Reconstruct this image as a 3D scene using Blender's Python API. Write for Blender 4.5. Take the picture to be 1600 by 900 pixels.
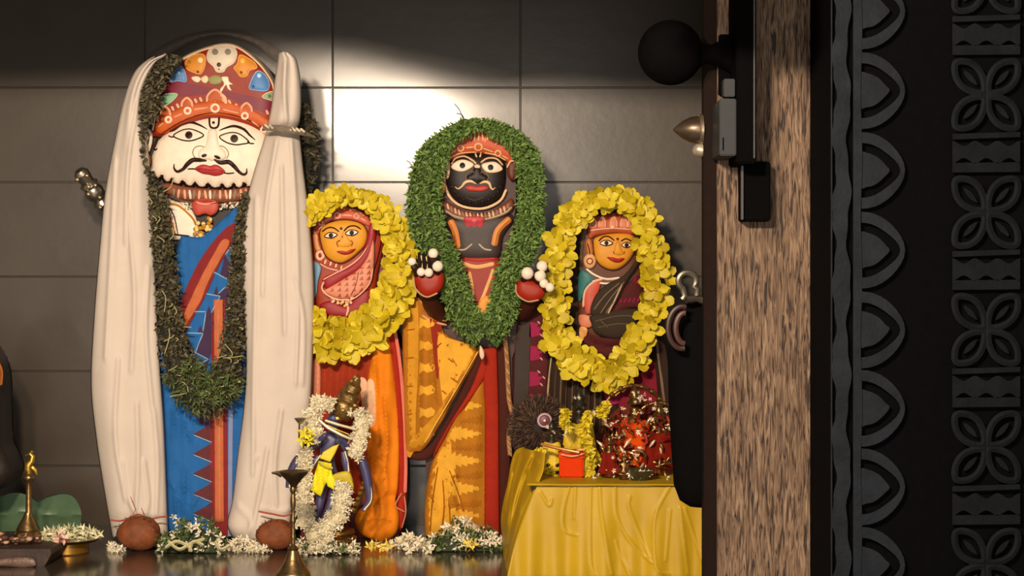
import bpy, bmesh, math, random
import numpy as np
from mathutils import Vector, Matrix
from mathutils.geometry import delaunay_2d_cdt

for o in list(bpy.data.objects): bpy.data.objects.remove(o)
SC = bpy.context.scene
COL = SC.collection
random.seed(7); RNG = np.random.default_rng(7)
F = 2400.0; ZC = 0.6667            # focal length in pixels of the 1600 px frame, eye height over the platform

# ---------------------------------------------------------------- camera, world, light, exposure
cam = bpy.data.cameras.new('camera'); co = bpy.data.objects.new('camera', cam); COL.objects.link(co)
co.location = (0, 0, ZC); co.rotation_euler = (math.pi/2, 0, 0)
cam.sensor_width = 36; cam.lens = 36*F/1600; cam.clip_start = 0.05
SC.camera = co
w = bpy.data.worlds.new('world'); SC.world = w; w.use_nodes = True
w.node_tree.nodes['Background'].inputs[0].default_value = (0.95, 0.85, 0.75, 1)
w.node_tree.nodes['Background'].inputs[1].default_value = 0.45
SC.view_settings.view_transform = 'Standard'; SC.view_settings.look = 'None'
SC.view_settings.exposure = 0.0; SC.view_settings.gamma = 1.0
SC.view_settings.use_curve_mapping = False
def lamp(name, loc, power, col, rad):
    l = bpy.data.lights.new(name, 'POINT'); l.energy = power; l.color = col; l.shadow_soft_size = rad
    o = bpy.data.objects.new(name, l); COL.objects.link(o); o.location = loc
    return o
WARM = (1.0, 0.80, 0.60)
lamp('ceiling_lamp', (-0.80, 0.8, 1.525), 170, WARM, 0.085)
lamp('ceiling_lamp', (-0.47, 0.8, 1.515), 345, WARM, 0.085)

dl0 = bpy.data.lights.new('front_fill', 'AREA'); dl0.shape = 'RECTANGLE'; dl0.size = 2.4; dl0.size_y = 1.0; dl0.energy = 115; dl0.color = (1.0, .92, .82)  # added fill light, low behind the camera, lifts the dark upper wall
do = bpy.data.objects.new('front_fill', dl0); COL.objects.link(do); do.location = (.1, -3.0, .15); do.rotation_euler = (math.radians(94), 0, 0)

# ---------------------------------------------------------------- helpers
def W(px, py, d, off=0.0):
    e = d-off
    return ((px-800)/F*e, e, ZC-(py-450)/F*e)
def lin(h):
    h = h.lstrip('#'); c = [int(h[i:i+2], 16)/255 for i in (0, 2, 4)]
    return tuple(((x/12.92) if x < .04045 else ((x+.055)/1.055)**2.4) for x in c)+(1,)
MATS = {}
def mat(hexc, rough=0.5, metal=0.0, var=0.12, scale=60, bump=0.0, bscale=200, alpha=1.0, sub=0.0, spec=.5, coat=0.0, trans=0.0):
    key = (hexc, rough, metal, var, scale, bump, bscale, alpha, sub, coat, trans, spec)
    if key in MATS: return MATS[key]
    m = bpy.data.materials.new('surface_'+hexc.strip('#')); m.use_nodes = True
    nt = m.node_tree; N = nt.nodes; L = nt.links; b = N['Principled BSDF']
    c = lin(hexc)
    b.inputs['Roughness'].default_value = rough; b.inputs['Metallic'].default_value = metal
    b.inputs['Alpha'].default_value = alpha; b.inputs['Specular IOR Level'].default_value = spec
    if coat: b.inputs['Coat Weight'].default_value = coat; b.inputs['Coat Roughness'].default_value = .15
    if sub: b.inputs['Subsurface Weight'].default_value = sub; b.inputs['Subsurface Scale'].default_value = .01
    tc = N.new('ShaderNodeTexCoord')
    n = N.new('ShaderNodeTexNoise'); n.inputs['Scale'].default_value = scale; n.inputs['Detail'].default_value = 4
    L.new(tc.outputs['Object'], n.inputs['Vector'])
    r = N.new('ShaderNodeValToRGB')
    r.color_ramp.elements[0].position = .3; r.color_ramp.elements[1].position = .72
    r.color_ramp.elements[0].color = tuple(x*(1-var) for x in c[:3])+(1,)
    r.color_ramp.elements[1].color = tuple(min(1, x*(1+var)) for x in c[:3])+(1,)
    L.new(n.outputs['Fac'], r.inputs['Fac']); L.new(r.outputs['Color'], b.inputs['Base Color'])
    if bump:
        n2 = N.new('ShaderNodeTexNoise'); n2.inputs['Scale'].default_value = bscale; n2.inputs['Detail'].default_value = 5
        L.new(tc.outputs['Object'], n2.inputs['Vector'])
        bm = N.new('ShaderNodeBump'); bm.inputs['Strength'].default_value = bump; bm.inputs['Distance'].default_value = .002
        L.new(n2.outputs['Fac'], bm.inputs['Height']); L.new(bm.outputs['Normal'], b.inputs['Normal'])
    if trans:
        t = N.new('ShaderNodeBsdfTranslucent'); L.new(r.outputs['Color'], t.inputs['Color'])
        mx = N.new('ShaderNodeMixShader'); mx.inputs[0].default_value = trans
        L.new(b.outputs[0], mx.inputs[1]); L.new(t.outputs[0], mx.inputs[2])
        L.new(mx.outputs[0], N['Material Output'].inputs['Surface'])
    MATS[key] = m
    return m
def paint(h): return mat(h, .5, var=.07, scale=45, bump=.12, bscale=150, spec=.28)
def clothm(h): return mat(h, .8, var=.08, scale=35, bump=.25, bscale=260, spec=.2)
BRASS = mat('#a8823c', .3, .95, .3, 40, .2, 120)
DBRASS = mat('#6e5228', .42, .85, .4, 60, .4, 140)
SILVER = mat('#b8b0a0', .3, .95, .25, 60, .3, 150)

class MB:
    """collects shapes for ONE mesh object"""
    def __init__(s): s.v = []; s.f = []; s.m = []; s.mats = []
    def mi(s, m):
        if m not in s.mats: s.mats.append(m)
        return s.mats.index(m)
    def add(s, vs, fs, m):
        k = len(s.v); i = s.mi(m)
        s.v.extend([tuple(map(float, p)) for p in vs])
        s.f.extend([tuple(int(a)+k for a in f) for f in fs]); s.m.extend([i]*len(fs))
    def build(s, name, parent=None, smooth=38, solid=0.0):
        me = bpy.data.meshes.new(name)
        loc = Vector(parent['_w']) if parent is not None and '_w' in parent else Vector((0, 0, 0))
        me.from_pydata([(a-loc.x, b-loc.y, c-loc.z) for a, b, c in s.v], [], s.f)
        for m in s.mats: me.materials.append(m)
        me.polygons.foreach_set('material_index', s.m)
        if smooth:
            me.polygons.foreach_set('use_smooth', [True]*len(s.f)); me.set_sharp_from_angle(angle=math.radians(smooth))
        me.update()
        o = bpy.data.objects.new(name, me); COL.objects.link(o)
        if parent is not None: o.parent = parent; o['_w'] = tuple(loc)
        if solid:
            md = o.modifiers.new('thickness', 'SOLIDIFY'); md.thickness = solid; md.offset = 0
        return o
def thing(name, label, cat, loc, group=None):
    o = bpy.data.objects.new(name, None); COL.objects.link(o); o.location = loc; o.empty_display_size = .05
    o['label'] = label; o['category'] = cat; o['_w'] = tuple(loc)
    if group: o['group'] = group
    return o
def tag(o, label, cat, group=None, kind=None):
    o['label'] = label; o['category'] = cat
    if group: o['group'] = group
    if kind: o['kind'] = kind
    # the object's own origin goes to the middle of its foot
    me = o.data; n = len(me.vertices); a = np.empty(n*3); me.vertices.foreach_get('co', a); a = a.reshape(-1, 3)
    c = np.array([(a[:, 0].min()+a[:, 0].max())/2, (a[:, 1].min()+a[:, 1].max())/2, a[:, 2].min()])
    me.vertices.foreach_set('co', (a-c).ravel()); o.location = Vector(o.location)+Vector(c); me.update()
    return o
def struct(o): o['kind'] = 'structure'; return o

def spl(P, closed=False, n=6):
    P = [np.array(p[:2], float) if len(p) == 2 else np.array(p, float) for p in P]; m = len(P)
    out = []
    rng = m if closed else m-1
    for i in range(rng):
        p1 = P[i]; p2 = P[(i+1) % m]
        p0 = P[i-1] if (closed or i > 0) else 2*p1-p2
        p3 = P[(i+2) % m] if (closed or i+2 < m) else 2*p2-p1
        for k in range(n):
            t = k/n
            out.append(.5*((2*p1)+(-p0+p2)*t+(2*p0-5*p1+4*p2-p3)*t*t+(-p0+3*p1-3*p2+p3)*t**3))
    if not closed: out.append(P[-1])
    return np.array(out)
def resample(P, step, closed):
    P = np.array(P, float); out = []
    n = len(P); rng = n if closed else n-1
    for i in range(rng):
        a = P[i]; b = P[(i+1) % n]; L = np.linalg.norm(b[:2]-a[:2]); k = max(1, int(math.ceil(L/step)))
        for j in range(k): out.append(a+(b-a)*j/k)
    if not closed: out.append(P[-1])
    return np.array(out)
def segdist(Q, P, closed=True):
    A = P; B = np.roll(P, -1, 0)
    if not closed: A = P[:-1]; B = P[1:]
    out = np.full(len(Q), 1e9)
    D = B-A; DD = (D**2).sum(1)+1e-9
    for s in range(0, len(Q), 4000):
        q = Q[s:s+4000][:, None, :]
        t = np.clip(((q-A[None])*D[None]).sum(2)/DD[None], 0, 1)
        e = q-(A[None]+t[..., None]*D[None])
        out[s:s+4000] = np.sqrt((e**2).sum(2)).min(1)
    return out
def inside(Q, P):
    x = Q[:, 0]; y = Q[:, 1]; r = np.zeros(len(Q), bool); n = len(P)
    for i in range(n):
        x1, y1 = P[i]; x2, y2 = P[(i+1) % n]
        if y1 == y2: continue
        c = ((y1 > y) != (y2 > y)) & (x < (x2-x1)*(y-y1)/(y2-y1)+x1)
        r ^= c
    return r
FLAT = lambda Q: np.zeros(len(Q))
class Dome:
    def __init__(s, P, H, R, base=FLAT, off=0.0): s.P = np.array(P, float)[:, :2]; s.H = H; s.R = R; s.b = base; s.off = off
    def __call__(s, Q):
        h = s.b(Q)+s.off
        if s.H:
            i = inside(Q, s.P); d = np.where(i, segdist(Q, s.P), 0)
            h = h+s.H*np.sqrt(np.clip(1-(1-np.clip(d/s.R, 0, 1))**2, 0, 1))
        return h
def fill(mb, pts, m, d, base=FLAT, off=.0015, H=0.0, R=10, step=8, skirt=.004, smooth=True, back=False, disp=None):
    """a raised painted or carved shape: outline in picture units at distance d, domed by H over R, with sides"""
    P = spl(pts, True, 4) if smooth else np.array(pts, float)
    P = resample(P, step, True)
    keep = [0]
    for i in range(1, len(P)):
        if np.linalg.norm(P[i]-P[keep[-1]]) > min(.35*step, .8): keep.append(i)
    P = P[keep]
    S = Dome(P, H, R, base, off)
    x0, y0 = P.min(0); x1, y1 = P.max(0)
    g = []
    yy = y0+step*.5; r = 0
    while yy < y1:
        xs = np.arange(x0+(step*.25 if r % 2 else step*.75), x1, step); g += [(a, yy) for a in xs]; yy += step*.87; r += 1
    G = np.array(g).reshape(-1, 2)
    if len(G):
        k = inside(G, P)
        G = G[k]
        if len(G): G = G[segdist(G, P) > step*.4]
    if H > 0 and len(P) > 6:       # extra rings close to the rim keep the dome round
        nx = np.roll(P, -1, 0)-np.roll(P, 1, 0); nn = np.stack([nx[:, 1], -nx[:, 0]], 1); nn /= (np.linalg.norm(nn, axis=1)[:, None]+1e-9)
        t = P+nn*.5
        if inside(t, P).mean() < .5: nn = -nn
        for q in (.08, .25):
            rr = P+nn*R*q; rr = rr[inside(rr, P)]
            if len(rr): rr = rr[segdist(rr, P) > R*q*.85]
            if len(rr) and len(G): G = np.vstack([G, rr])
            elif len(rr): G = rr
    A = np.vstack([P, G]) if len(G) else P
    n = len(P)
    res = delaunay_2d_cdt([Vector(p) for p in A], [(i, (i+1) % n) for i in range(n)], [], 0, 1e-5)
    V = np.array([tuple(v) for v in res[0]]); T = [tuple(f) for f in res[2]]
    C = np.array([V[list(t)].mean(0) for t in T])
    ins = inside(C, P); T = [t for t, k in zip(T, ins) if k]
    if not T: return S
    h = S(V)
    if disp is not None: h = h+disp(V)
    vs = [W(p[0], p[1], d, o) for p, o in zip(V, h)]
    # outward faces look to -y
    fs = []
    for t in T:
        a, b, c = [V[i] for i in t[:3]]
        cr = (b[0]-a[0])*(c[1]-a[1])-(b[1]-a[1])*(c[0]-a[0])
        fs.append(t if cr < 0 else t[::-1])
    nv = len(vs); hb = base(V)+off-skirt
    if disp is not None and skirt < .02: hb = hb+0
    cnt = {}
    for f in fs:
        for i in range(len(f)):
            e = (f[i], f[(i+1) % len(f)]); cnt[e] = 1
    bd = [e for e in cnt if (e[1], e[0]) not in cnt]
    if back: hb = np.full(len(V), float(np.median(hb)))
    if back:
        for p, o, q in zip(V, hb, list(vs)): vs.append((q[0], d-o, q[2]))
    if back:
        fs2 = [tuple(i+nv for i in f[::-1]) for f in fs]
        sk = [(e[1], e[0], e[0]+nv, e[1]+nv) for e in bd]
        mb.add(vs, fs+fs2+sk, m)
    else:
        mp = {}
        for e in bd:
            for i in e:
                if i not in mp: mp[i] = nv+len(mp); p = V[i]; vs.append(W(p[0], p[1], d, hb[i]))
        mb.add(vs, fs+[(e[1], e[0], mp[e[0]], mp[e[1]]) for e in bd], m)
    return S
def stroke(mb, pts, wd, m, d, base=FLAT, off=.0015, rise=.0012, taper=False, closed=False, step=3.0, smooth=True, skirt=.004):
    P = spl(pts, closed, 5) if smooth and len(pts) > 2 else np.array(pts, float)
    P = resample(P[:, :2], step, closed); n = len(P)
    if n < 2: return
    T = (np.roll(P, -1, 0)-np.roll(P, 1, 0))
    if not closed: T[0] = P[1]-P[0]; T[-1] = P[-1]-P[-2]
    T /= (np.linalg.norm(T, axis=1)[:, None]+1e-9); Nn = np.stack([-T[:, 1], T[:, 0]], 1)
    ws = np.full(n, wd/2.0)
    if taper: t = np.linspace(0, 1, n); ws = ws*(.18+.82*np.sin(np.pi*t)**.7)
    elif not closed: ws[0] *= .6; ws[-1] *= .6
    L = P-Nn*ws[:, None]; Rr = P+Nn*ws[:, None]
    hc = base(P); hl = base(L); hr = base(Rr); vs = []
    for i in range(n):
        vs += [W(L[i, 0], L[i, 1], d, hl[i]+off-skirt), W(L[i, 0], L[i, 1], d, hl[i]+off), W(P[i, 0], P[i, 1], d, max(hc[i], hl[i], hr[i])+off+rise),
               W(Rr[i, 0], Rr[i, 1], d, hr[i]+off), W(Rr[i, 0], Rr[i, 1], d, hr[i]+off-skirt)]
    fs = []
    for i in range(n if closed else n-1):
        j = (i+1) % n
        for k in range(4): fs.append((5*i+k, 5*i+k+1, 5*j+k+1, 5*j+k))
    if not closed:
        fs += [(4, 3, 2, 1, 0), tuple(5*(n-1)+k for k in range(5))]
    mb.add(vs, fs, m)
def ell(cx, cy, rx, ry, n=14, rot=0):
    c, s = math.cos(rot), math.sin(rot)
    return [(cx+rx*math.cos(a)*c-ry*math.sin(a)*s, cy+rx*math.cos(a)*s+ry*math.sin(a)*c) for a in [2*math.pi*i/n for i in range(n)]]
def dot(mb, cx, cy, rx, m, d, base=FLAT, off=.0015, H=.002, ry=None, rot=0):
    ry = ry or rx
    fill(mb, ell(cx, cy, rx, ry, 12, rot), m, d, base, off, H, max(.6, min(rx, ry)), max(1.2, rx/2.2), smooth=False)
def donut(mb, cx, cy, r, wd, m, d, base=FLAT, off=.002, ry=None):
    stroke(mb, ell(cx, cy, r, ry or r, 14), wd, m, d, base, off, .0015, closed=True, smooth=False, step=20)

def tube(mb, pts, r, m, n=8, cap=True):
    """round bar through world points; r a number or one radius per point"""
    P = [Vector(p) for p in pts]; k = len(P); rs = [r]*k if isinstance(r, (int, float)) else list(r)
    vs = []; up = Vector((0, 0, 1)); prev = None
    for i in range(k):
        t = (P[min(i+1, k-1)]-P[max(i-1, 0)]).normalized()
        a = prev if prev is not None else (up if abs(t.z) < .9 else Vector((1, 0, 0)))
        x = (a-t*a.dot(t)).normalized(); y = t.cross(x); prev = x
        for j in range(n):
            an = 2*math.pi*j/n; vs.append(P[i]+(x*math.cos(an)+y*math.sin(an))*rs[i])
    fs = [(i*n+j, i*n+(j+1) % n, (i+1)*n+(j+1) % n, (i+1)*n+j) for i in range(k-1) for j in range(n)]
    if cap: fs += [tuple(range(n-1, -1, -1)), tuple((k-1)*n+j for j in range(n))]
    mb.add(vs, fs, m)
def lathe(mb, prof, m, c=(0, 0, 0), n=24, axis='z', sx=1, sy=1):
    """prof: (radius, height) pairs"""
    vs = []
    for r, h in prof:
        for j in range(n):
            a = 2*math.pi*j/n; p = (r*math.cos(a)*sx, r*math.sin(a)*sy, h)
            if axis == 'x': p = (p[2], p[0], p[1])
            if axis == 'y': p = (p[0], p[2], p[1])
            vs.append((p[0]+c[0], p[1]+c[1], p[2]+c[2]))
    k = len(prof)
    fs = [(i*n+j, i*n+(j+1) % n, (i+1)*n+(j+1) % n, (i+1)*n+j) for i in range(k-1) for j in range(n)]
    fs += [tuple(range(n-1, -1, -1)), tuple((k-1)*n+j for j in range(n))]
    if axis == 'y': fs = [f[::-1] for f in fs]
    mb.add(vs, fs, m)
def ball(mb, c, r, m, sx=1, sy=1, sz=1, n=14):
    k = max(8, n//2+2); prof = [(max(1e-4, r*math.sin(math.pi*i/k)), -r*math.cos(math.pi*i/k)*sz) for i in range(k+1)]
    lathe(mb, prof, m, c, n, sx=sx, sy=sy)
def box(mb, x0, x1, y0, y1, z0, z1, m, bev=0):
    b = bev
    if not b:
        vs = [(x, y, z) for x in (x0, x1) for y in (y0, y1) for z in (z0, z1)]
        mb.add(vs, [(0, 1, 3, 2), (4, 6, 7, 5), (0, 4, 5, 1), (2, 3, 7, 6), (0, 2, 6, 4), (1, 5, 7, 3)], m); return
    bm = bmesh.new(); bmesh.ops.create_cube(bm, size=1)
    for v in bm.verts: v.co = Vector((x0+(v.co.x+.5)*(x1-x0), y0+(v.co.y+.5)*(y1-y0), z0+(v.co.z+.5)*(z1-z0)))
    bmesh.ops.bevel(bm, geom=bm.edges[:], offset=b, segments=2, affect='EDGES')
    mb.add([v.co[:] for v in bm.verts], [[v.index for v in f.verts] for f in bm.faces], m) if not bm.verts.index_update() else None
    bm.free()
def curve_at(C, t):
    C = np.array(C, float); return np.interp(t, C[:, 1], C[:, 0])
def drape(mb, Lc, Rc, y0, y1, m, d, disp, nx=40, ny=80, topf=None, botf=None):
    """hanging cloth between a left and a right edge line (x, y pairs), modelled by the depth function disp(x, y, u)"""
    L = spl(Lc, False, 6); R = spl(Rc, False, 6)
    vs = []
    for j in range(ny+1):
        v = j/ny
        for i in range(nx+1):
            u = i/nx
            a = y0+(topf(u) if topf else 0); b = y1+(botf(u) if botf else 0); y = a+(b-a)*v
            xl = np.interp(y, L[:, 1], L[:, 0]); xr = np.interp(y, R[:, 1], R[:, 0])
            x = xl+(xr-xl)*u; vs.append((x, y, u))
    A = np.array(vs); o = disp(A[:, 0], A[:, 1], A[:, 2])
    pts = [W(a[0], a[1], d, k) for a, k in zip(A, o)]
    fs = [(j*(nx+1)+i, (j+1)*(nx+1)+i, (j+1)*(nx+1)+i+1, j*(nx+1)+i+1) for j in range(ny) for i in range(nx)]
    mb.add(pts, fs, m)
def ridges(x, y, lines, wd=3.0, h=.006):
    Q = np.stack([x, y], 1); r = np.zeros(len(Q))
    for ln in lines:
        P = spl(ln, False, 4) if len(ln) > 2 else np.array(ln, float)
        r = np.maximum(r, np.exp(-(segdist(Q, P, False)/wd)**2))
    return r*h
def leafset(mb, C, D, L, Wd, mats, curl=.25):
    """many small folded leaves: centres C, directions D, lengths L, widths Wd"""
    n = len(C); D = D/(np.linalg.norm(D, axis=1)[:, None]+1e-9)
    r = RNG.normal(size=(n, 3)); S = np.cross(D, r); S /= (np.linalg.norm(S, axis=1)[:, None]+1e-9); U = np.cross(S, D)
    # the flat side looks roughly to the front
    flip = np.where(U[:, 1] > 0, -1, 1)[:, None]; U = U*flip
    L = L[:, None]; Wd = Wd[:, None]
    b = C-D*L*.5; t = C+D*L*.5-U*L*curl; mc = C-U*Wd*.12; ml = C-S*Wd*.5+U*Wd*.12; mr = C+S*Wd*.5+U*Wd*.12
    V = np.stack([b, ml, mc, mr, t], 1).reshape(-1, 3)
    k = RNG.integers(0, len(mats), n)
    for q, m in enumerate(mats):
        idx = np.nonzero(k == q)[0]
        if not len(idx): continue
        vs = V.reshape(n, 5, 3)[idx].reshape(-1, 3)
        fs = []
        for i in range(len(idx)):
            a = 5*i; fs += [(a, a+1, a+2), (a, a+2, a+3), (a+1, a+4, a+2), (a+2, a+4, a+3)]
        mb.add(vs, fs, m)
def garland_pts(path, n, d, depth=.02, edge=1.0):
    """n random points in a fat tube whose axis is path: (x, y, width) in picture units at distance d"""
    P = spl([(a, b, c) for a, b, c in path], False, 8)
    seg = np.linalg.norm(np.diff(P[:, :2], axis=0), axis=1); wt = seg*(P[:-1, 2]+P[1:, 2]); cum = np.cumsum(wt)/wt.sum()
    k = np.searchsorted(cum, RNG.random(n)); t = RNG.random(n)[:, None]
    Q = P[k]*(1-t)+P[k+1]*t
    T = P[k+1, :2]-P[k, :2]; T /= np.linalg.norm(T, axis=1)[:, None]+1e-9; Nn = np.stack([-T[:, 1], T[:, 0]], 1)
    a = RNG.random(n)*2*np.pi; r = np.sqrt(RNG.random(n))*edge
    lat = np.cos(a)*r; dep = np.abs(np.sin(a)*r)
    xy = Q[:, :2]+Nn*(lat*Q[:, 2]/2)[:, None]
    off = dep*depth
    C = np.array([W(x, y, d, o) for (x, y), o in zip(xy, off)])
    dirs = np.stack([T[:, 0]*.5+Nn[:, 0]*lat*1.2, -(np.abs(dep))*.8, -(T[:, 1]*.5+Nn[:, 1]*lat*1.2)], 1)
    return C, dirs, lat
def tubepx(mb, path, d, m, scale=.5, n=10):
    P = spl([(a, b, c) for a, b, c in path], False, 6)
    tube(mb, [W(p[0], p[1], d, 0) for p in P], [p[2]*scale*d/F for p in P], m, n)
# ================================================================ the setting
FLOORZ = -0.60
# back wall: glossy stone tiles, each one a touch out of true, with thin joints
wt = mat('#423a31', .36, var=.14, scale=5, bump=.2, bscale=30, coat=.6)
jt = mat('#2c261f', .5, var=.1)
WY = 4.32
mb = MB()
px = WY/F
tx = [(520+293*k-800)*px for k in range(-4, 6)]; ty = [ZC-(137+147.7*k-450)*px for k in range(-5, 6)]
for i in range(len(tx)-1):
    for j in range(len(ty)-1):
        x0, x1, z1, z0 = tx[i], tx[i+1], ty[j], ty[j+1]
        if z1 < .0: continue
        g = .0009; bz = .0022
        x0 += g; x1 -= g; z0 += g; z1 -= g
        a, b = RNG.normal(0, .0006, 2)
        y = lambda x, z, e=0: WY+a*(x-(x0+x1)/2)/.25+b*(z-(z0+z1)/2)/.12+e
        vs = [(x0+bz, y(x0, z0), z0+bz), (x1-bz, y(x1, z0), z0+bz), (x1-bz, y(x1, z1), z1-bz), (x0+bz, y(x0, z1), z1-bz)]
        ve = [(x0, y(x0, z0, .004), z0), (x1, y(x1, z0, .004), z0), (x1, y(x1, z1, .004), z1), (x0, y(x0, z1, .004), z1)]
        mb.add(vs+ve, [(0, 1, 2, 3), (4, 5, 1, 0), (5, 6, 2, 1), (6, 7, 3, 2), (7, 4, 0, 3)], wt)
box(mb, -2.4, 2.2, WY+.003, WY+.12, FLOORZ, 2.3, jt)
struct(mb.build('wall_back', smooth=0))
mb = MB(); box(mb, -2.5, -2.4, .0, WY+.12, FLOORZ, 2.3, mat('#3a332c', .5, bump=.3, bscale=20)); struct(mb.build('wall_left', smooth=0))
mb = MB(); box(mb, -2.5, 2.3, -.6, WY+.12, FLOORZ-.08, FLOORZ, mat('#2c2722', .35, bump=.2, bscale=20)); struct(mb.build('floor', smooth=0))
mb = MB(); box(mb, -2.5, 2.3, -.6, WY+.12, 2.3, 2.38, mat('#1d1916', .8, bump=.2, bscale=20)); struct(mb.build('ceiling', smooth=0))
# platform: a polished dark stone ledge
mb = MB(); box(mb, -2.4, 2.2, 3.45, WY+.003, -.05, 0, mat('#3b342c', .16, var=.3, scale=9, bump=.12, bscale=60, coat=.4), .006)
box(mb, -2.4, 2.2, 3.50, WY+.003, FLOORZ, -.05, mat('#2a241f', .5, bump=.2))
struct(mb.build('platform', smooth=0))
# lintel of the shrine doorway, out of the picture, its underside a shallow arch
mb = MB(); blk = mat('#15110f', .6, bump=.4, bscale=60)
prof = []
for i in range(61):
    x = -2.4+4.4*i/60
    z = 1.332+.075*math.exp(-((x+.60)/.20)**2)+.012*math.exp(-((x+1.1)/.2)**2)-.008*math.sin(x*21)*math.exp(-((x+.3)/.5)**2)-.02*max(0, min(1, x+.2))
    z = max(1.30, z); prof.append((x, z))
vs = [(x, 3.0, z) for x, z in prof]+[(x, 3.0, 2.3) for x, z in prof]+[(x, 3.12, z) for x, z in prof]+[(x, 3.12, 2.3) for x, z in prof]
n = 61; fs = []
for i in range(60):
    fs += [(i, i+1, n+i+1, n+i), (2*n+i+1, 2*n+i, 3*n+i, 3*n+i+1), (i+1, i, 2*n+i, 2*n+i+1)]
mb.add(vs, fs, blk); struct(mb.build('trim_1', smooth=0))
# unseen blocker, added above the view and shaped to shade the head of the post
mb = MB(); bz = 2.50
fill(mb, [(975, -52), (1010, -44), (1060, -48), (1075, -40), (1092, -48), (1110, -40), (1130, -46), (1150, -42), (1166, -52), (1172, -400), (980, -400)], blk, bz, off=0, skirt=.06, smooth=False, step=30, back=True)
struct(mb.build('shade_blocker', smooth=0))

# wooden post on the right
mb = MB()
wd_ = bpy.data.materials.new('weathered_wood'); wd_.use_nodes = True
N = wd_.node_tree.nodes; L = wd_.node_tree.links; b = N['Principled BSDF']; b.inputs['Roughness'].default_value = .78
tc = N.new('ShaderNodeTexCoord'); mp = N.new('ShaderNodeMapping'); mp.inputs['Scale'].default_value = (170, 170, 17)
L.new(tc.outputs['Object'], mp.inputs['Vector'])
n1 = N.new('ShaderNodeTexNoise'); n1.inputs['Scale'].default_value = 1; n1.inputs['Detail'].default_value = 7; n1.inputs['Distortion'].default_value = 1.4
L.new(mp.outputs[0], n1.inputs['Vector'])
mp2 = N.new('ShaderNodeMapping'); mp2.inputs['Scale'].default_value = (30, 30, 3.0); L.new(tc.outputs['Object'], mp2.inputs['Vector'])
n2 = N.new('ShaderNodeTexNoise'); n2.inputs['Scale'].default_value = 1; n2.inputs['Detail'].default_value = 4; L.new(mp2.outputs[0], n2.inputs['Vector'])
r = N.new('ShaderNodeValToRGB'); e = r.color_ramp.elements
e[0].position = .38; e[0].color = lin('#20140c'); e[1].position = .68; e[1].color = lin('#86705a')
k = e.new(.45); k.color = lin('#564030'); k = e.new(.54); k.color = lin('#6c5642')
L.new(n1.outputs['Fac'], r.inputs['Fac'])
r2 = N.new('ShaderNodeValToRGB'); r2.color_ramp.elements[0].color = (.55, .5, .45, 1); r2.color_ramp.elements[0].position = .35; r2.color_ramp.elements[1].position = .6
L.new(n2.outputs['Fac'], r2.inputs['Fac'])
mx = N.new('ShaderNodeMix'); mx.data_type = 'RGBA'; mx.blend_type = 'MULTIPLY'; mx.inputs[0].default_value = .8
L.new(r.outputs['Color'], mx.inputs[6]); L.new(r2.outputs['Color'], mx.inputs[7]); L.new(mx.outputs[2], b.inputs['Base Color'])
bp = N.new('ShaderNodeBump'); bp.inputs['Strength'].default_value = .8; bp.inputs['Distance'].default_value = .004
L.new(n1.outputs['Fac'], bp.inputs['Height']); L.new(bp.outputs[0], b.inputs['Normal'])
PD = 3.0
X = lambda px, d=PD: (px-800)/F*d
Z = lambda py, d=PD: ZC-(py-450)/F*d
box(mb, X(1121), X(1302), PD, PD+.16, FLOORZ, 2.3, wd_, .002)
o = struct(mb.build('trim_3', smooth=0))
mb = MB(); box(mb, X(1101), X(1121.5), PD+.012, PD+.05, FLOORZ, 2.3, mat('#160c07', .8, bump=.3, bscale=90, spec=.1), .002)
door = struct(mb.build('door_1', smooth=0)); door['_w'] = (0, 0, 0)
# fittings that stand out from the door edge
xe = X(1101)
iron = mat('#050404', .8, 0, .2, 50, .3, 90, spec=.03)
mb = MB(); c = (0, PD+.03, 0)
lathe(mb, [(.001, X(1054)), (.008, X(1060)), (.018, X(1070)), (.025, X(1082)), (.0275, X(1093)), (.0275, xe)], mat('#4a3d30', .35, .6, .2), (0, PD+.035, Z(200)), 20, 'x')
lathe(mb, [(.029, X(1095)), (.031, X(1097)), (.031, xe)], mat('#8a7a66', .35, .8), (0, PD+.035, Z(200)), 20, 'x')
o = mb.build('door_stud', door); o['label'] = 'dark pointed metal stud with a pale rim'
mb = MB(); lathe(mb, [(.001, X(1085)), (.008, X(1087)), (.0125, X(1092)), (.014, X(1097)), (.014, xe)], mat('#a89c88', .3, .6), (0, PD+.035, Z(232)), 16, 'x')
o = mb.build('door_stud', door); o['label'] = 'small pale rounded stud'
mb = MB()
sv = mat('#6e675c', .35, .8, .2)
P = [(1074+17*math.cos(a), 441+17*math.sin(a)) for a in np.linspace(math.radians(60), math.radians(400), 22)]
P = [(1066, 468), (1070, 462)]+[(1074+14*math.cos(a), 439+13*math.sin(a)) for a in np.linspace(math.radians(120), math.radians(400), 20)]+[(1090, 452), (1089, 462)]
tube(mb, [W(x, y, PD+.03) for x, y in P], .0062, sv, 8)
tube(mb, [W(1072, 468, PD+.03), W(1088, 466, PD+.035), (xe+.002, PD+.035, Z(470))], .008, mat('#3a332a', .5, .5), 8)
door_ring = mb.build('ring_fitting', door)
mb = MB()
lathe(mb, [(.001, Z(802)), (.02, Z(800)), (.040, Z(790)), (.052, Z(765)), (.056, Z(720)), (.062, Z(640)), (.064, Z(560)), (.058, Z(510)), (.048, Z(488)), (.03, Z(476)), (.001, Z(472))],
      mat('#040303', .85, 0, .2, bump=.2, spec=.06), (X(1099)+.002, PD+.075, 0), 28, sx=1.0, sy=.5)
door_h = mb.build('door_handle', door); door_h['label'] = 'tall black rounded handle body'
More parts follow.
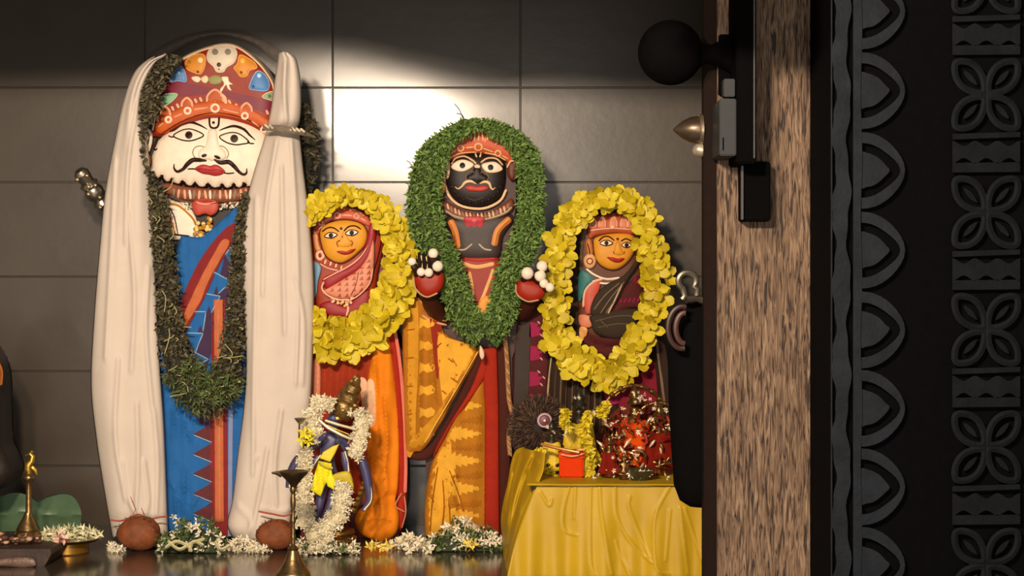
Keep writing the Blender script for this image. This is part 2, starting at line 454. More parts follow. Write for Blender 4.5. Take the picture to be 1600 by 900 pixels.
mb = MB(); tube(mb, [W(1066+22*math.cos(a), 512+33*math.sin(a), PD+.02, .004) for a in np.linspace(math.radians(80), math.radians(285), 18)], .0055, mat('#2c1610', .5, .1), 8)
tube(mb, [W(1070+14*math.cos(a), 513+24*math.sin(a), PD+.02, .004) for a in np.linspace(math.radians(90), math.radians(275), 16)], .006, mat('#3c2018', .5, .1), 8)
mb.build('handle_ring', door)

# latch on the post
la = thing('door_latch', 'black iron door latch with a round knob and a long bar on the wooden post', 'latch', (X(1165), PD, Z(345)))
mb = MB(); ball(mb, (X(1045), PD-.03, Z(86)), .063, iron, sy=.7, n=44); la_k = mb.build('knob', la)
mb = MB(); lathe(mb, [(.034, X(1085)), (.020, X(1096)), (.018, X(1108)), (.026, X(1122)), (.035, X(1135)), (.04, X(1152))], iron, (0, PD-.026, Z(88)), 20, 'x', sx=.8)
box(mb, X(1122), X(1152), PD-.02, PD, Z(150), Z(56), iron, .002); mb.build('bracket', la)
mb = MB(); bd = PD-.11
box(mb, X(1151, bd), X(1182, bd), bd, PD, Z(262), 1.32, iron, .003)
box(mb, X(1153), X(1199), PD-.04, PD, Z(347), Z(255), iron, .003)
box(mb, X(1152.5), X(1156), PD-.048, PD-.038, Z(345), Z(262), mat('#3b3a3a', .45, .5), .0008)
box(mb, X(1177, bd), X(1179.5, bd), bd-.003, bd+.004, Z(255), 1.32, mat('#3b3a3a', .45, .5), .0008); mb.build('bar', la)  # thin pale strip stands in for the highlight along the bar
gp = mat('#15191d', .6, .2, .15)
mb = MB(); pd_ = PD-.112; box(mb, X(1131, pd_), X(1148.5, pd_), pd_, pd_+.03, Z(151, pd_), Z(123, pd_), gp, .0015); o = mb.build('plate', la); o['label'] = 'small square grey plate'
mb = MB(); box(mb, X(1124.5, pd_), X(1150.5, pd_), pd_, PD, Z(243, pd_), Z(154, pd_), gp, .002)
box(mb, X(1129, pd_), X(1131, pd_), pd_-.001, pd_+.003, Z(235, pd_), Z(215, pd_), iron); o = mb.build('plate', la); o['label'] = 'tall grey plate with a thin slot'

# carved black jamb nearest the camera
JD = 2.80
mb = MB()
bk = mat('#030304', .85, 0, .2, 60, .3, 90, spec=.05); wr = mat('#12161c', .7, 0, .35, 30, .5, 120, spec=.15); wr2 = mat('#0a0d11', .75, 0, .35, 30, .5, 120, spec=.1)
XJ = lambda px: (px-800)/F*JD
box(mb, XJ(1299), XJ(1700), JD, JD+.36, FLOORZ, 2.3, bk, .003)
struct(mb.build('trim_4', smooth=0))
mb = MB()
H_ = .016
def rb(pts, off=0, smooth=True, step=14): fill(mb, pts, wr, JD, off=H_+off, skirt=H_+.004, smooth=smooth, step=step)
# wavy ribbon beside the wood
Lw = []; Rw = []
y = -190
while y < 1100:
    Lw.append((1303+3.5*math.sin(y/19.0)+1.5*math.sin(y/7.3), y)); Rw.append((1326+3.5*math.sin(y/23.0+1.2)+1.5*math.sin(y/9.1), y)); y += 9
rb(Lw+Rw[::-1], smooth=False, step=24)
rb([(1298, -190), (1300.5, -190), (1300.5, 1100), (1298, 1100)], -.004, False, 60)
rb([(1333, -190), (1346, -190)]+[(1346+1.2*math.sin(y/31), y) for y in range(-180, 1100, 20)]+[(1346, 1100), (1333, 1100)], .001, False, 30)
jr = random.Random(3)
for k in range(-1, 9):
    c = 17+124.6*k
    if k >= 4: c -= 2*(k-4)
    q = jr.uniform(-2, 2)
    rb([(1344, c-25), (1356, c-27), (1372, c-20), (1384, c-8), (1390, c+q), (1382, c+10), (1368, c+22), (1354, c+26), (1344, c+24)], -.002)
    out = []; inn = []
    for a in np.linspace(-90, 90, 19):
        t = math.radians(a); pt = 1+.10*max(0, math.cos(t))**6
        out.append((1346+62*math.cos(t)*pt, c+60*math.sin(t))); inn.append((1346+46*math.cos(t)*(1+.32*max(0, math.cos(t))**5), c+43*math.sin(t)))
    cut = 9
    rb(out[:cut+1]+inn[:cut+1][::-1], 0, False); rb(out[cut:][::1]+inn[cut:][::-1], 0, False)
struct(mb.build('trim_5', smooth=30))
mb = MB()
def petal(cx, cy, sx, sy):
    T = lambda u, v: (cx+sx*(u*.707+v*.707)*1.0, cy+sy*(u*.707-v*.707)*1.06)
    out = [T(2, 0), T(16, 13), T(34, 20), T(52, 18), T(70, 3), T(70, -3), T(52, -18), T(34, -20), T(16, -13)]
    inn = [T(16, 0), T(28, 8), T(42, 11), T(54, 4), T(58, 0), T(54, -4), T(42, -11), T(28, -8)]
    oo = spl(out, True, 4); ii = spl(inn, True, 4)
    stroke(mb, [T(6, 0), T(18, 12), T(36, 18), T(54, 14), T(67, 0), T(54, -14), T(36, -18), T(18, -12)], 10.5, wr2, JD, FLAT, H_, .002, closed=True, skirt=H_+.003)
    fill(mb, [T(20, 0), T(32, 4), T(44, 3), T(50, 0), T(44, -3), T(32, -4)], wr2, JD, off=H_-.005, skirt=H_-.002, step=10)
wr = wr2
for k in range(-1, 7):
    c = 148+183.5*k; x0, x1 = 1488, 1594
    for sx in (1, -1):
        for sy in (1, -1): petal(1541, c, sx, sy)
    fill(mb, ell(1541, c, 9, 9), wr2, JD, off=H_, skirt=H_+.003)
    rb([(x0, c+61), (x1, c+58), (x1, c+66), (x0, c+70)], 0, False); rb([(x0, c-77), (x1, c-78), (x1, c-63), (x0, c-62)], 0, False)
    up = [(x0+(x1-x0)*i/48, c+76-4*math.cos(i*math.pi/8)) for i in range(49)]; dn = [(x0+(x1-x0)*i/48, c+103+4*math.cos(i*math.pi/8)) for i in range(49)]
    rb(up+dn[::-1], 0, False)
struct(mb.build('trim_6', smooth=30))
# ================================================================ tall white-faced idol
DT = 4.08
CREAM = paint('#e6d6c2'); DKB = paint('#2c130c'); REDT = paint('#842410'); MAG = paint('#701c30'); ORG = paint('#b85218'); PEACH = paint('#e0a684')
t = thing('standing_idol', 'tallest idol with a white moustached face, blue garment and red turban, at the left', 'idol', (-.81, DT, 0), 'idols standing in a row against the wall')
mb = MB()
fill(mb, [(205, 842), (205, 500), (212, 300), (226, 200), (240, 150), (256, 124), (275, 100), (305, 79), (345, 67), (374, 72), (400, 88), (420, 108), (434, 135), (444, 200), (455, 320), (458, 500), (455, 842)], paint('#241a14'), DT, off=0, skirt=.13, step=24, back=True, smooth=False)
mb.build('body', t)
# turban
mb = MB()
TB = [(240, 214), (238, 190), (246, 150), (256, 125), (275, 101), (305, 80), (345, 69), (372, 73), (398, 90), (416, 108), (428, 132), (430, 165), (428, 214), (400, 208), (345, 195), (290, 205)]
ST = fill(mb, TB, REDT, DT, off=.012, H=.02, R=30, step=9, skirt=.014)
fill(mb, [(249, 134), (270, 128), (300, 131), (330, 137), (348, 141), (372, 146), (400, 152), (427, 160), (427, 178), (400, 171), (375, 161), (350, 149), (330, 147), (300, 149), (270, 151), (246, 150)], MAG, DT, ST, step=7)
stroke(mb, [(238, 204), (246, 160)], 3.5, CREAM, DT, ST)
stroke(mb, [(250, 134), (262, 114), (284, 93), (312, 79), (345, 70), (368, 72), (392, 87), (412, 107), (427, 132), (429, 160), (427, 200)], 4.5, paint('#d2b493'), DT, ST, .0025)
mb.build('turban', t)
mb = MB()
CB = [(244, 205), (244, 192), (262, 179), (292, 165), (336, 158), (372, 164), (400, 175), (423, 191), (421, 212), (400, 196), (375, 186), (340, 180), (310, 183), (280, 195), (258, 209)]
SB = fill(mb, CB, ORG, DT, ST, off=.002, H=.003, R=6, step=6)
stroke(mb, [(247, 214), (262, 203), (282, 191), (310, 180), (340, 176), (376, 183), (402, 195), (420, 210)], 2.5, paint('#5c1c10'), DT, ST, .004)
for (x, y, r_) in [(263, 187, 5.5), (293, 173, 6), (336, 169, 7.5), (382.5, 181, 6), (412, 203, 5.5)]: donut(mb, x, y, r_*.78, 3.2, CREAM, DT, ST, .0055)
for a, b_ in [((303, 171), (325, 168)), ((348, 171), (373, 177)), ((272, 183), (284, 178)), ((247, 198), (255, 192)), ((393, 189), (405, 198))]: stroke(mb, [a, b_], 2.2, PEACH, DT, ST, .005)
for (x, y, w_, h_) in [(258, 176, 8, 9), (292, 162, 8.5, 9), (385, 170, 8.5, 9), (336, 152, 13, 12)]:
    fill(mb, [(x-w_, y+h_*.6), (x-w_*.8, y-h_*.4), (x, y-h_), (x+w_*.8, y-h_*.4), (x+w_, y+h_*.6)], paint('#a84a1c'), DT, ST, .002, .002, 5, 4)
    stroke(mb, [(x-w_, y+h_*.6), (x-w_*.85, y-h_*.3), (x, y-h_), (x+w_*.85, y-h_*.3), (x+w_, y+h_*.6)], 3.2, PEACH, DT, ST, .004)
stroke(mb, [(345, 147), (351, 153), (353, 162)], 5, PEACH, DT, ST, .004)
for (x, y) in [(246, 188), (270, 170), (278, 166), (306, 158), (314, 156), (359, 160), (370, 166), (399, 179), (407, 185), (417, 192), (418, 176)]:
    stroke(mb, [(x-2, y-4), (x+1.5, y+3)], 4, PEACH, DT, ST, .003)
dot(mb, 336, 158, 3, ORG, DT, ST, .004)
fill(mb, [(411, 206), (417, 199), (424, 200), (426, 208), (420, 214), (413, 213)], PEACH, DT, ST, .005, smooth=True, step=4)
o = mb.build('headband', t); o['label'] = 'orange jewelled band with cream rings'
# painted creatures on the turban
mb = MB()
def motif(pts, c, rim, holes=(), wd=1.8):
    S = fill(mb, pts, paint(c), DT, ST, .002, .004, 6, 5); stroke(mb, pts, wd, paint(rim), DT, ST, .0032, closed=True)
    for (x, y, r_, cc) in holes: dot(mb, x, y, r_, paint(cc), DT, S, .001, .0006)
motif([(324, 84), (331, 73), (345, 69), (362, 71), (370, 82), (366, 97), (354, 105), (349, 112), (339, 112), (334, 104), (325, 95)], '#cbbda8', '#d8c6ae', [(336, 81, 5, '#7b7362'), (356, 81, 5, '#7b7362'), (342, 101, 3.5, '#3a1c12'), (342, 108, 1.3, '#7a5a44')])
motif([(289, 98), (298, 88), (312, 84), (320, 88), (320, 102), (314, 115), (303, 113), (293, 108)], '#c8822c', '#e0a860', [(313, 94, 4, '#e8d0a0'), (313, 94, 2, '#2c130c'), (296, 97, 3, '#a86a20'), (309, 112, 2, '#6a2c10')])
motif([(375, 86), (388, 91), (398, 98), (401, 106), (390, 110), (386, 118), (377, 120), (371, 113), (366, 106), (371, 100)], '#c8822c', '#e0a860', [(379, 95, 4, '#e8a848'), (380, 95, 1.8, '#6a2c10'), (377, 113, 2, '#6a2c10')])
motif([(281, 103), (288, 111), (291, 127), (279, 126), (266, 127), (270, 115)], '#5a7fae', '#8aa8cc', [(279, 113, 2.5, '#a8c4dc')])
motif([(404, 111), (414, 117), (421, 131), (417, 141), (402, 141), (390, 138), (393, 126), (398, 116)], '#4c7cb4', '#9ab8d8', [(405, 118, 3.5, '#a8c8e4'), (405, 118, 1.6, '#203c6c'), (396, 135, 2, '#243c70')])
motif([(249, 157), (257, 148), (270, 146), (277, 148), (271, 156), (262, 163), (254, 166), (249, 163)], '#7fa884', '#b8c8a4', [(257, 156, 3.5, '#3a7a58'), (257, 156, 1.5, '#10281c')])
motif([(410, 151), (418, 145), (427, 144), (427, 156), (418, 155)], '#8a9a78', '#d8ccb0', [(421, 150, 2.5, '#5a6a48')])
for pts, c in [([(299, 121), (308, 119), (314, 123), (310, 129), (303, 127)], '#e0ccb0'), ([(314, 122), (322, 118), (326, 124), (322, 130), (316, 128)], '#d8c4a0'), ([(325, 122), (338, 117), (348, 122), (344, 131), (330, 132)], '#8a8450'),
               ([(345, 121), (356, 120), (358, 127), (364, 132), (358, 133), (362, 142), (356, 139), (353, 133), (346, 144), (344, 139), (350, 131)], '#e4d4b8')]:
    fill(mb, pts, paint(c), DT, ST, .002, .003, 4, 4)
o = mb.build('painted_motifs', t); o['label'] = 'row of painted fish and a small white face on the turban'

# face
mb = MB()
cus = [(232, 266), (239, 270), (252, 276), (268, 281), (286, 284), (305, 287), (325, 288), (347, 289), (365, 288), (382, 288), (400, 285), (414, 278)]
sc = []
for a, b_ in zip(cus[:-1], cus[1:]):
    for k in range(5):
        q = k/5; sc.append((a[0]+(b_[0]-a[0])*q, a[1]+(b_[1]-a[1])*q+7*math.sin(math.pi*q)**.6))
top = [(247, 220), (262, 206), (280, 195), (310, 184), (340, 180), (375, 187), (400, 197), (418, 212)]
top = [tuple(p) for p in spl(top, False, 4)]
fo = [(236, 262), (237, 245), (242, 232)]+top+[(425, 235), (422, 262)]+[(x, y) for x, y in sc[::-1]]
dk = [(p[0], p[1]+2.6) if p[1] > 262 else p for p in fo]
SF0 = fill(mb, dk, DKB, DT, off=.010, H=.03, R=45, step=10, skirt=.012, smooth=False)
SF = fill(mb, fo, CREAM, DT, off=.013, H=.034, R=45, step=6, skirt=.008, smooth=False)
mb.build('face', t)
mb = MB()
SN = fill(mb, [(326, 203), (338, 203), (342, 225), (353, 238), (352, 248), (343, 251), (338, 249), (331, 252), (325, 249), (316, 250), (310, 245), (311, 236), (322, 225)], CREAM, DT, SF, .0, .008, 14, 4, .003)
GN = paint('#9a8670')
stroke(mb, [(305, 247), (301, 239), (304, 231), (312, 228), (320, 230)], 1.5, GN, DT, SF, .002)
stroke(mb, [(339, 230), (346, 228), (353, 232), (357, 240), (354, 248)], 1.5, GN, DT, SF, .002)
dot(mb, 319, 243, 4.5, DKB, DT, SN, .001, .001, 2.6, -.3); dot(mb, 339.5, 245.5, 5.5, DKB, DT, SN, .001, .001, 2.4, .4)
mb.build('nose', t)
def eye(mb, al, iris, r_, d, S, white, line, irc='#3a1a10', wd=2.0, ext=None):
    fill(mb, al, white, d, S, .001, .003, 5, 4)
    S2 = Dome(spl(al, True, 4), .003, 5, S, .001)
    dot(mb, iris[0], iris[1], r_, paint(irc), d, S2, .0008, .001)
    dot(mb, iris[0], iris[1], r_*.55, paint('#140806'), d, S2, .0018, .0008)
    stroke(mb, al, wd, line, d, S, .0025, closed=True)
    if ext: stroke(mb, ext, wd, line, d, S, .0025)
mb = MB(); eye(mb, [(271, 212), (283, 204), (295, 201.5), (306, 204), (318, 211), (308, 217), (295, 220), (282, 218)], (295, 211), 6, DT, SF, CREAM, DKB, ext=[(273, 213), (268, 214), (263, 212)]); mb.build('eye', t)
mb = MB(); eye(mb, [(343, 214), (352, 209), (365, 207), (377, 211), (389, 222), (378, 225), (367, 226), (353, 222)], (366, 216.5), 6.3, DT, SF, CREAM, DKB, ext=[(386, 221), (391, 224), (397, 224)]); mb.build('eye', t)
mb = MB(); stroke(mb, [(263, 206), (272, 203), (284, 194), (298, 191), (311, 195), (324, 202)], 4.2, DKB, DT, SF, .002, taper=True)
stroke(mb, [(342, 204), (355, 199), (367, 197), (381, 202), (390, 211), (399, 219)], 4.2, DKB, DT, SF, .002, taper=True); mb.build('eyebrows', t)
mb = MB(); stroke(mb, [(327, 181), (327.5, 194), (330, 199), (336, 200), (341, 196), (342.5, 182)], 3.0, DKB, DT, SF, .002); stroke(mb, [(333, 199), (332.5, 205)], 3.5, DKB, DT, SF, .002)
dot(mb, 333.5, 191.5, 2.3, DKB, DT, SF); dot(mb, 331.5, 212, 2.4, paint('#7a6450'), DT, SF, ry=1.8); mb.build('forehead_mark', t)
mb = MB()
def tache(pts, ws, m, d, S, off=.003, H=.006):
    P = spl([(x, y, w_) for (x, y), w_ in zip(pts, ws)], False, 5); T = np.gradient(P[:, :2], axis=0); T /= np.linalg.norm(T, axis=1)[:, None]; Nn = np.stack([-T[:, 1], T[:, 0]], 1)
    a = P[:, :2]+Nn*P[:, 2:]/2; b_ = P[:, :2]-Nn*P[:, 2:]/2
    fill(mb, [tuple(q) for q in a]+[tuple(q) for q in b_[::-1]], m, d, S, off, H, 4, 3, .005, smooth=False)
tache([(323, 251), (312, 250), (301, 250), (292, 257), (286, 264), (277, 268), (272, 263), (272, 256)], [2, 6, 7, 6.5, 5, 4, 3, 1.2], DKB, DT, SF)
tache([(334, 249), (344, 254), (357, 253), (366, 260), (373, 268), (380, 272.5), (385, 270), (385.5, 263)], [2, 6, 7, 6.5, 5, 4, 3, 1.2], DKB, DT, SF)
stroke(mb, [(293, 264), (304, 264), (312, 268)], 2, DKB, DT, SF, .003); stroke(mb, [(346, 269), (356, 271), (366, 270)], 2, DKB, DT, SF, .003)
mb.build('moustache', t)
mb = MB(); fill(mb, [(304, 264), (312, 258), (320, 257), (328, 259), (336, 257), (344, 260), (352, 268), (346, 273), (336, 275), (326, 273), (315, 271)], paint('#a83432'), DT, SF, .002, .007, 6, 3)
stroke(mb, [(308, 264), (320, 264), (329, 266), (340, 265), (349, 268)], 1.2, paint('#7a1c20'), DT, SF, .0085); mb.build('lips', t)
mb = MB(); SE = fill(mb, [(222, 208), (226, 201), (233, 201), (238, 209), (238, 222), (234, 236), (230, 236), (229, 224), (227, 214)], CREAM, DT, off=.02, H=.008, R=6, step=4, skirt=.02)
stroke(mb, [(225, 210), (230, 207), (233, 214), (231, 226)], 1.6, DKB, DT, SE); stroke(mb, [(246, 214), (243, 222), (240, 231), (243, 234), (246, 231)], 3, DKB, DT, SF, .002, taper=True); mb.build('ear', t)
mb = MB(); SE = fill(mb, ell(231, 252, 6, 13, 12), paint('#b87438'), DT, off=.02, H=.01, R=6, step=4, skirt=.02); donut(mb, 231, 252, 5.6, 2, DKB, DT, SE, ry=12.5); o = mb.build('earring', t); o['label'] = 'orange oval earring'
# necklaces
mb = MB()
NB = [(250, 290), (262, 286), (285, 291), (305, 293), (345, 296), (368, 295), (388, 292), (386, 305), (376, 313), (345, 317), (305, 315), (272, 309), (258, 302)]
SNk = fill(mb, NB, paint('#7e4630'), DT, off=.016, H=.012, R=10, step=7, skirt=.018)
for x in range(272, 386, 8):
    m_ = [PEACH, CREAM, paint('#8a7a60'), PEACH][(x//8) % 4]; stroke(mb, [(x, 294.5+3*math.sin((x-262)/40)), (x+2.5*math.cos(x), 311)], 3.6, m_, DT, SNk)
stroke(mb, [(258, 304), (280, 313), (310, 318), (345, 320), (376, 316)], 4, paint('#5a4636'), DT, SNk, .002)
jr = random.Random(4)
for i in range(90):
    a = jr.random(); x = 268+a*104; y = 315+jr.random()*9+4*math.sin(a*3.1)
    dot(mb, x, y, 1.9, [CREAM, paint('#b8a890'), paint('#8a7c68')][i % 3], DT, SNk, .002, .002)
mb.build('necklace', t)
mb = MB(); fill(mb, [(301, 316), (312, 311), (330, 311), (341, 317), (340, 330), (330, 337), (320, 334), (308, 337), (301, 328)], paint('#b4483a'), DT, SNk, .004, .008, 8, 5)
stroke(mb, [(306, 316), (321, 319), (337, 316)], 2.4, PEACH, DT, SNk, .013); o = mb.build('pendant', t); o['label'] = 'pink lotus pendant'
mb = MB()
for i in range(26): dot(mb, 304+jr.random()*28, 339+jr.random()*32, 3.4, paint('#b07c28') if i % 3 else paint('#e0c47c'), DT, FLAT, .022+jr.random()*.004, .004)
o = mb.build('pendant', t); o['label'] = 'gold cluster pendant'
# chest and garment
mb = MB(); SC_ = fill(mb, [(252, 306), (268, 312), (300, 328), (312, 370), (290, 374), (262, 372), (250, 345)], CREAM, DT, off=.012, H=.008, R=10, step=8, skirt=.014)
for q in ([(262, 318), (280, 322), (300, 340), (306, 352)], [(256, 330), (264, 345), (274, 365)]): stroke(mb, q, 3.2, paint('#b8782c'), DT, SC_)
stroke(mb, [(262, 322), (272, 338), (278, 366)], 1.6, DKB, DT, SC_); fill(mb, [(252, 330), (262, 332), (270, 348), (272, 362), (262, 356)], paint('#c06a24'), DT, SC_)
stroke(mb, [(270, 366), (296, 369)], 2.5, DKB, DT, SC_); mb.build('chest', t)
mb = MB()
BLU = clothm('#225f9e'); PUR = clothm('#3f2c48'); MRN = clothm('#7c2426'); CPR = clothm('#b8643f'); LBL = clothm('#9cbcd4'); MBR = clothm('#5c2c30')
fold = lambda V: .002*np.sin(V[:, 0]*.42+np.sin(V[:, 1]*.02)*2.0)+ridges(V[:, 0], V[:, 1], [[(270, 640), (276, 720), (273, 800)], [(286, 650), (290, 720), (284, 815)], [(262, 745), (280, 775), (288, 800)], [(290, 640), (298, 690)], [(300, 790), (312, 770)]], 3, .006)
GB = [(283, 368), (312, 371), (330, 358), (350, 340), (380, 312), (392, 400), (395, 560), (392, 700), (384, 838), (258, 838), (250, 650), (244, 560), (262, 430)]
fill(mb, GB, BLU, DT, off=.02, H=.012, R=12, step=4.5, skirt=.025, disp=fold, smooth=False)
BS = lambda Q: .032+fold(Q)
BF = lambda Q: np.full(len(Q), .0335)+fold(Q)*.9
fill(mb, [(356, 380), (372, 350), (378, 360), (374, 450), (345, 510), (332, 545), (312, 600), (296, 575), (300, 540), (330, 470), (345, 425)], PUR, DT, BF)
fill(mb, [(278, 486), (300, 430), (322, 392), (345, 364), (362, 350), (370, 352), (366, 372), (340, 420), (318, 468), (300, 500), (284, 524)], MRN, DT, BF, .003)
fill(mb, [(284, 518), (284, 500), (300, 462), (318, 425), (332, 400), (346, 376), (356, 374), (358, 382), (345, 405), (326, 440), (314, 470), (296, 500)], CPR, DT, BF, .0045, .003, 5)
for T_ in [[(334, 425), (362, 440), (341, 459)], [(322, 459), (344, 463), (330, 489)], [(304, 487), (322, 487), (317, 518)], [(287, 520), (317, 521), (301, 562)], [(300, 548), (326, 562), (306, 571)], [(352, 398), (362, 384), (360, 412)]]:
    fill(mb, T_, BLU, DT, BF, .004, smooth=False, step=8); stroke(mb, T_[:3], 1.7, LBL, DT, BF, .0048, smooth=False)
fill(mb, [(331, 468), (352, 468), (357, 838), (327, 838)], MRN, DT, BF, .0025, smooth=False, step=10)
fill(mb, [(334, 468), (348, 468), (350, 815), (336, 815)], CPR, DT, BF, .0042, .002, 3, smooth=False, step=8)
stroke(mb, [(341, 480), (343, 812)], 1.6, clothm('#d89a70'), DT, BF, .0066, smooth=False, step=10)
for k in range(5):
    y = 676+31*k; fill(mb, [(332, y-15), (332, y+15), (302, y+2)], MBR, DT, BF, .0028, smooth=False, step=8)
    stroke(mb, [(331, y+15.5), (302, y+3.5)], 1.6, LBL, DT, BF, .004, smooth=False)
fill(mb, [(357, 640), (364, 640), (362, 838), (356, 838)], clothm('#7d86a8'), DT, BF, .0022, smooth=False, step=12)
fill(mb, [(302, 640), (331, 640), (331, 670), (312, 662)], PUR, DT, BF, .0022, smooth=False, step=9)
mb.build('garment', t)

# white cloth hung over the idol's shoulders
DSH = 3.99
ws = mat('#d2c5b8', .8, var=.03, scale=20, bump=.3, bscale=420, trans=.12)
mb = MB()
LL = [(246, 86), (225, 98), (208, 118), (193, 160), (180, 220), (165, 300), (155, 400), (147, 500), (142.5, 600), (150, 680), (162, 760), (178, 850)]
LR = [(262, 86), (244, 98), (226, 135), (222, 170), (228, 215), (233, 260), (238, 340), (241, 400), (245, 480), (249, 560), (255, 650), (258, 720), (263, 850)]
crs = [[(214, 630), (216, 720), (212, 800)], [(190, 720), (200, 775), (214, 808)], [(225, 720), (232, 780), (226, 806)], [(180, 250), (172, 420), (165, 560)], [(200, 330), (210, 460), (205, 580)], [(232, 420), (228, 520), (238, 640)], [(185, 560), (180, 680), (196, 780)], [(240, 640), (246, 720), (244, 805)], [(215, 160), (200, 260), (196, 380)], [(160, 810), (200, 812), (232, 806), (262, 812)]]
def dl(x, y, u):
    return .055*np.sqrt(np.clip(1-(2*u-1)**2, 0, 1))**.6+.0022*np.sin(u*17+y*.006)+.003*np.sin(u*7-y*.01)+ridges(x, y, crs, 3.2, .0065)-.02*np.exp(-((y-812)/5)**2)*.4
drape(mb, LL, LR, 88, 845, ws, DSH+.03, dl, 56, 170, topf=lambda u: 4*math.sin(u*6), botf=lambda u: -4-3*math.sin(u*9)-8*math.sin(u*3.1))
RL = [(436, 84), (434, 100), (430, 125), (424, 170), (414, 215), (400, 260), (385, 315), (376, 355), (377, 420), (382, 500), (385, 570), (381, 640), (372, 710), (364, 780), (356, 815), (360, 832), (372, 850)]
RR = [(452, 84), (462, 92), (468, 120), (470, 160), (468, 188), (464, 200), (468, 215), (473, 260), (478, 300), (485, 370), (490, 450), (488, 560), (483, 650), (470, 720), (458, 780), (450, 850)]
crr = [[(400, 310), (399, 450), (396, 600), (396, 700), (395, 740)], [(432, 220), (415, 330), (410, 460)], [(455, 220), (462, 330), (466, 480), (462, 600)], [(418, 700), (408, 760), (396, 820)], [(440, 260), (442, 380), (445, 520)], [(372, 790), (392, 815), (385, 840)], [(395, 710), (402, 715)], [(440, 640), (430, 720), (432, 790)], [(460, 430), (474, 500), (472, 600)], [(445, 100), (444, 140), (448, 190)], [(410, 795), (435, 800), (452, 795)]]
def dr(x, y, u):
    return .055*np.sqrt(np.clip(1-(2*u-1)**2, 0, 1))**.6+.0022*np.sin(u*15+y*.007+1)+.003*np.sin(u*8-y*.009)+ridges(x, y, crr, 3.2, .007)-.03*np.exp(-((y-203)/10)**2)+.012*np.exp(-((y-825)/14)**2)
drape(mb, RL, RR, 84, 842, ws, DSH+.03, dr, 60, 170, topf=lambda u: -3*math.sin(u*3), botf=lambda u: -2+6*math.sin(u*2.4+.4)-14*u*u)
sh = mb.build('draped_cloth', None, smooth=0, solid=.003)
sh.data.polygons.foreach_set('use_smooth', [True]*len(sh.data.polygons))
tag(sh, 'long white cloth hanging in two folds over the tallest idol', 'cloth')
mb = MB(); arc = [(214, 112), (232, 88), (262, 66), (300, 52), (345, 46), (392, 53), (430, 72), (452, 92)]; arci = [(452, 104), (436, 100), (418, 88), (392, 70), (345, 58), (300, 68), (262, 90), (236, 112)]
fill(mb, arc+arci, mat('#6e6254', .8, alpha=.42), 4.2, off=0, H=.05, R=20, step=8, skirt=.004)
o = mb.build('sheer_top', sh); o.location = -Vector(sh.location); o['label'] = 'sheer grey band of the cloth arching over the head'

# green leaf garland of the tall idol
GRN = [mat(h, .6, var=.25, scale=90) for h in ('#474027', '#524a30', '#353020', '#5d563c')]
GR2 = [mat(h, .6, var=.2, scale=90) for h in ('#4c5a2a', '#5c6a36', '#3a4420')]
core = mat('#1c1b10', .8)
mb = MB(); DG = 3.985
path = [(284, 90, 12), (258, 104, 30), (238, 140, 38), (232, 172, 40), (223, 200, 14), (222, 240, 9), (234, 274, 14), (246, 305, 32), (252, 370, 36), (262, 440, 40), (266, 510, 46), (280, 570, 60), (305, 612, 66), (335, 618, 66), (355, 580, 56), (364, 530, 40), (368, 470, 30), (371, 400, 26), (376, 340, 18), (384, 300, 10)]
tubepx(mb, path, DG+.012, core, .36)
C, D_, lat = garland_pts(path, 4200, DG, .03); leafset(mb, C, D_+RNG.normal(0, 1.0, D_.shape), RNG.uniform(.010, .021, 4200), RNG.uniform(.006, .012, 4200), GRN)
C, D_, lat = garland_pts(path[11:15], 900, DG, .045, 1.12); leafset(mb, C, D_+RNG.normal(0, .7, D_.shape), RNG.uniform(.014, .03, 900), RNG.uniform(.004, .007, 900), GR2)
for i in range(34):
    P0 = spl([p[:2] for p in path[7:17]], False, 6); a = P0[RNG.integers(0, len(P0))]; x, y = a+RNG.normal(0, 9, 2)
    dx, dy = RNG.normal(0, 10, 2); stroke(mb, [(x, y), (x+dx*.6+4, y+dy*.5), (x+dx*1.3, y+dy*1.4)], 1.5, mat('#a8a070', .6), DG, FLAT, .035, .001)
tag(mb.build('leaf_garland', smooth=0), 'dull green leaf garland hanging down the tallest idol between the white cloth', 'garland', None)
# dry sprig behind the right fold of the cloth
mb = MB(); path = [(474, 162, 14), (480, 200, 34), (482, 250, 36), (476, 290, 24), (482, 315, 12)]
tubepx(mb, path, 4.10, core, .2)
C, D_, lat = garland_pts(path, 420, 4.10, .02); leafset(mb, C, D_+RNG.normal(0, .9, D_.shape), RNG.uniform(.014, .032, 420), RNG.uniform(.004, .009, 420), GRN[:3])
tag(mb.build('leaf_sprig', smooth=0), 'dark dry leaf bunch sticking out beside the right fold of white cloth', 'leaves')
mb = MB(); DS = 3.93
tube(mb, [W(412, 199, DS), W(440, 201, DS-.01), W(468, 206, DS), W(492, 214, DS+.03)], [.007, .009, .008, .003], mat('#8a7c6c', .45, .5, .2, 90, .4), 8)
for k in range(9): tube(mb, [W(414+7*k, 195+k*.8, DS-.006), W(420+7*k, 200+k*.8, DS-.012)], .003, mat('#d8c8b0', .4), 6)
tag(mb.build('decorated_rod', smooth=40), 'thin grey decorated rod lying across the white cloth by the turban', 'rod')
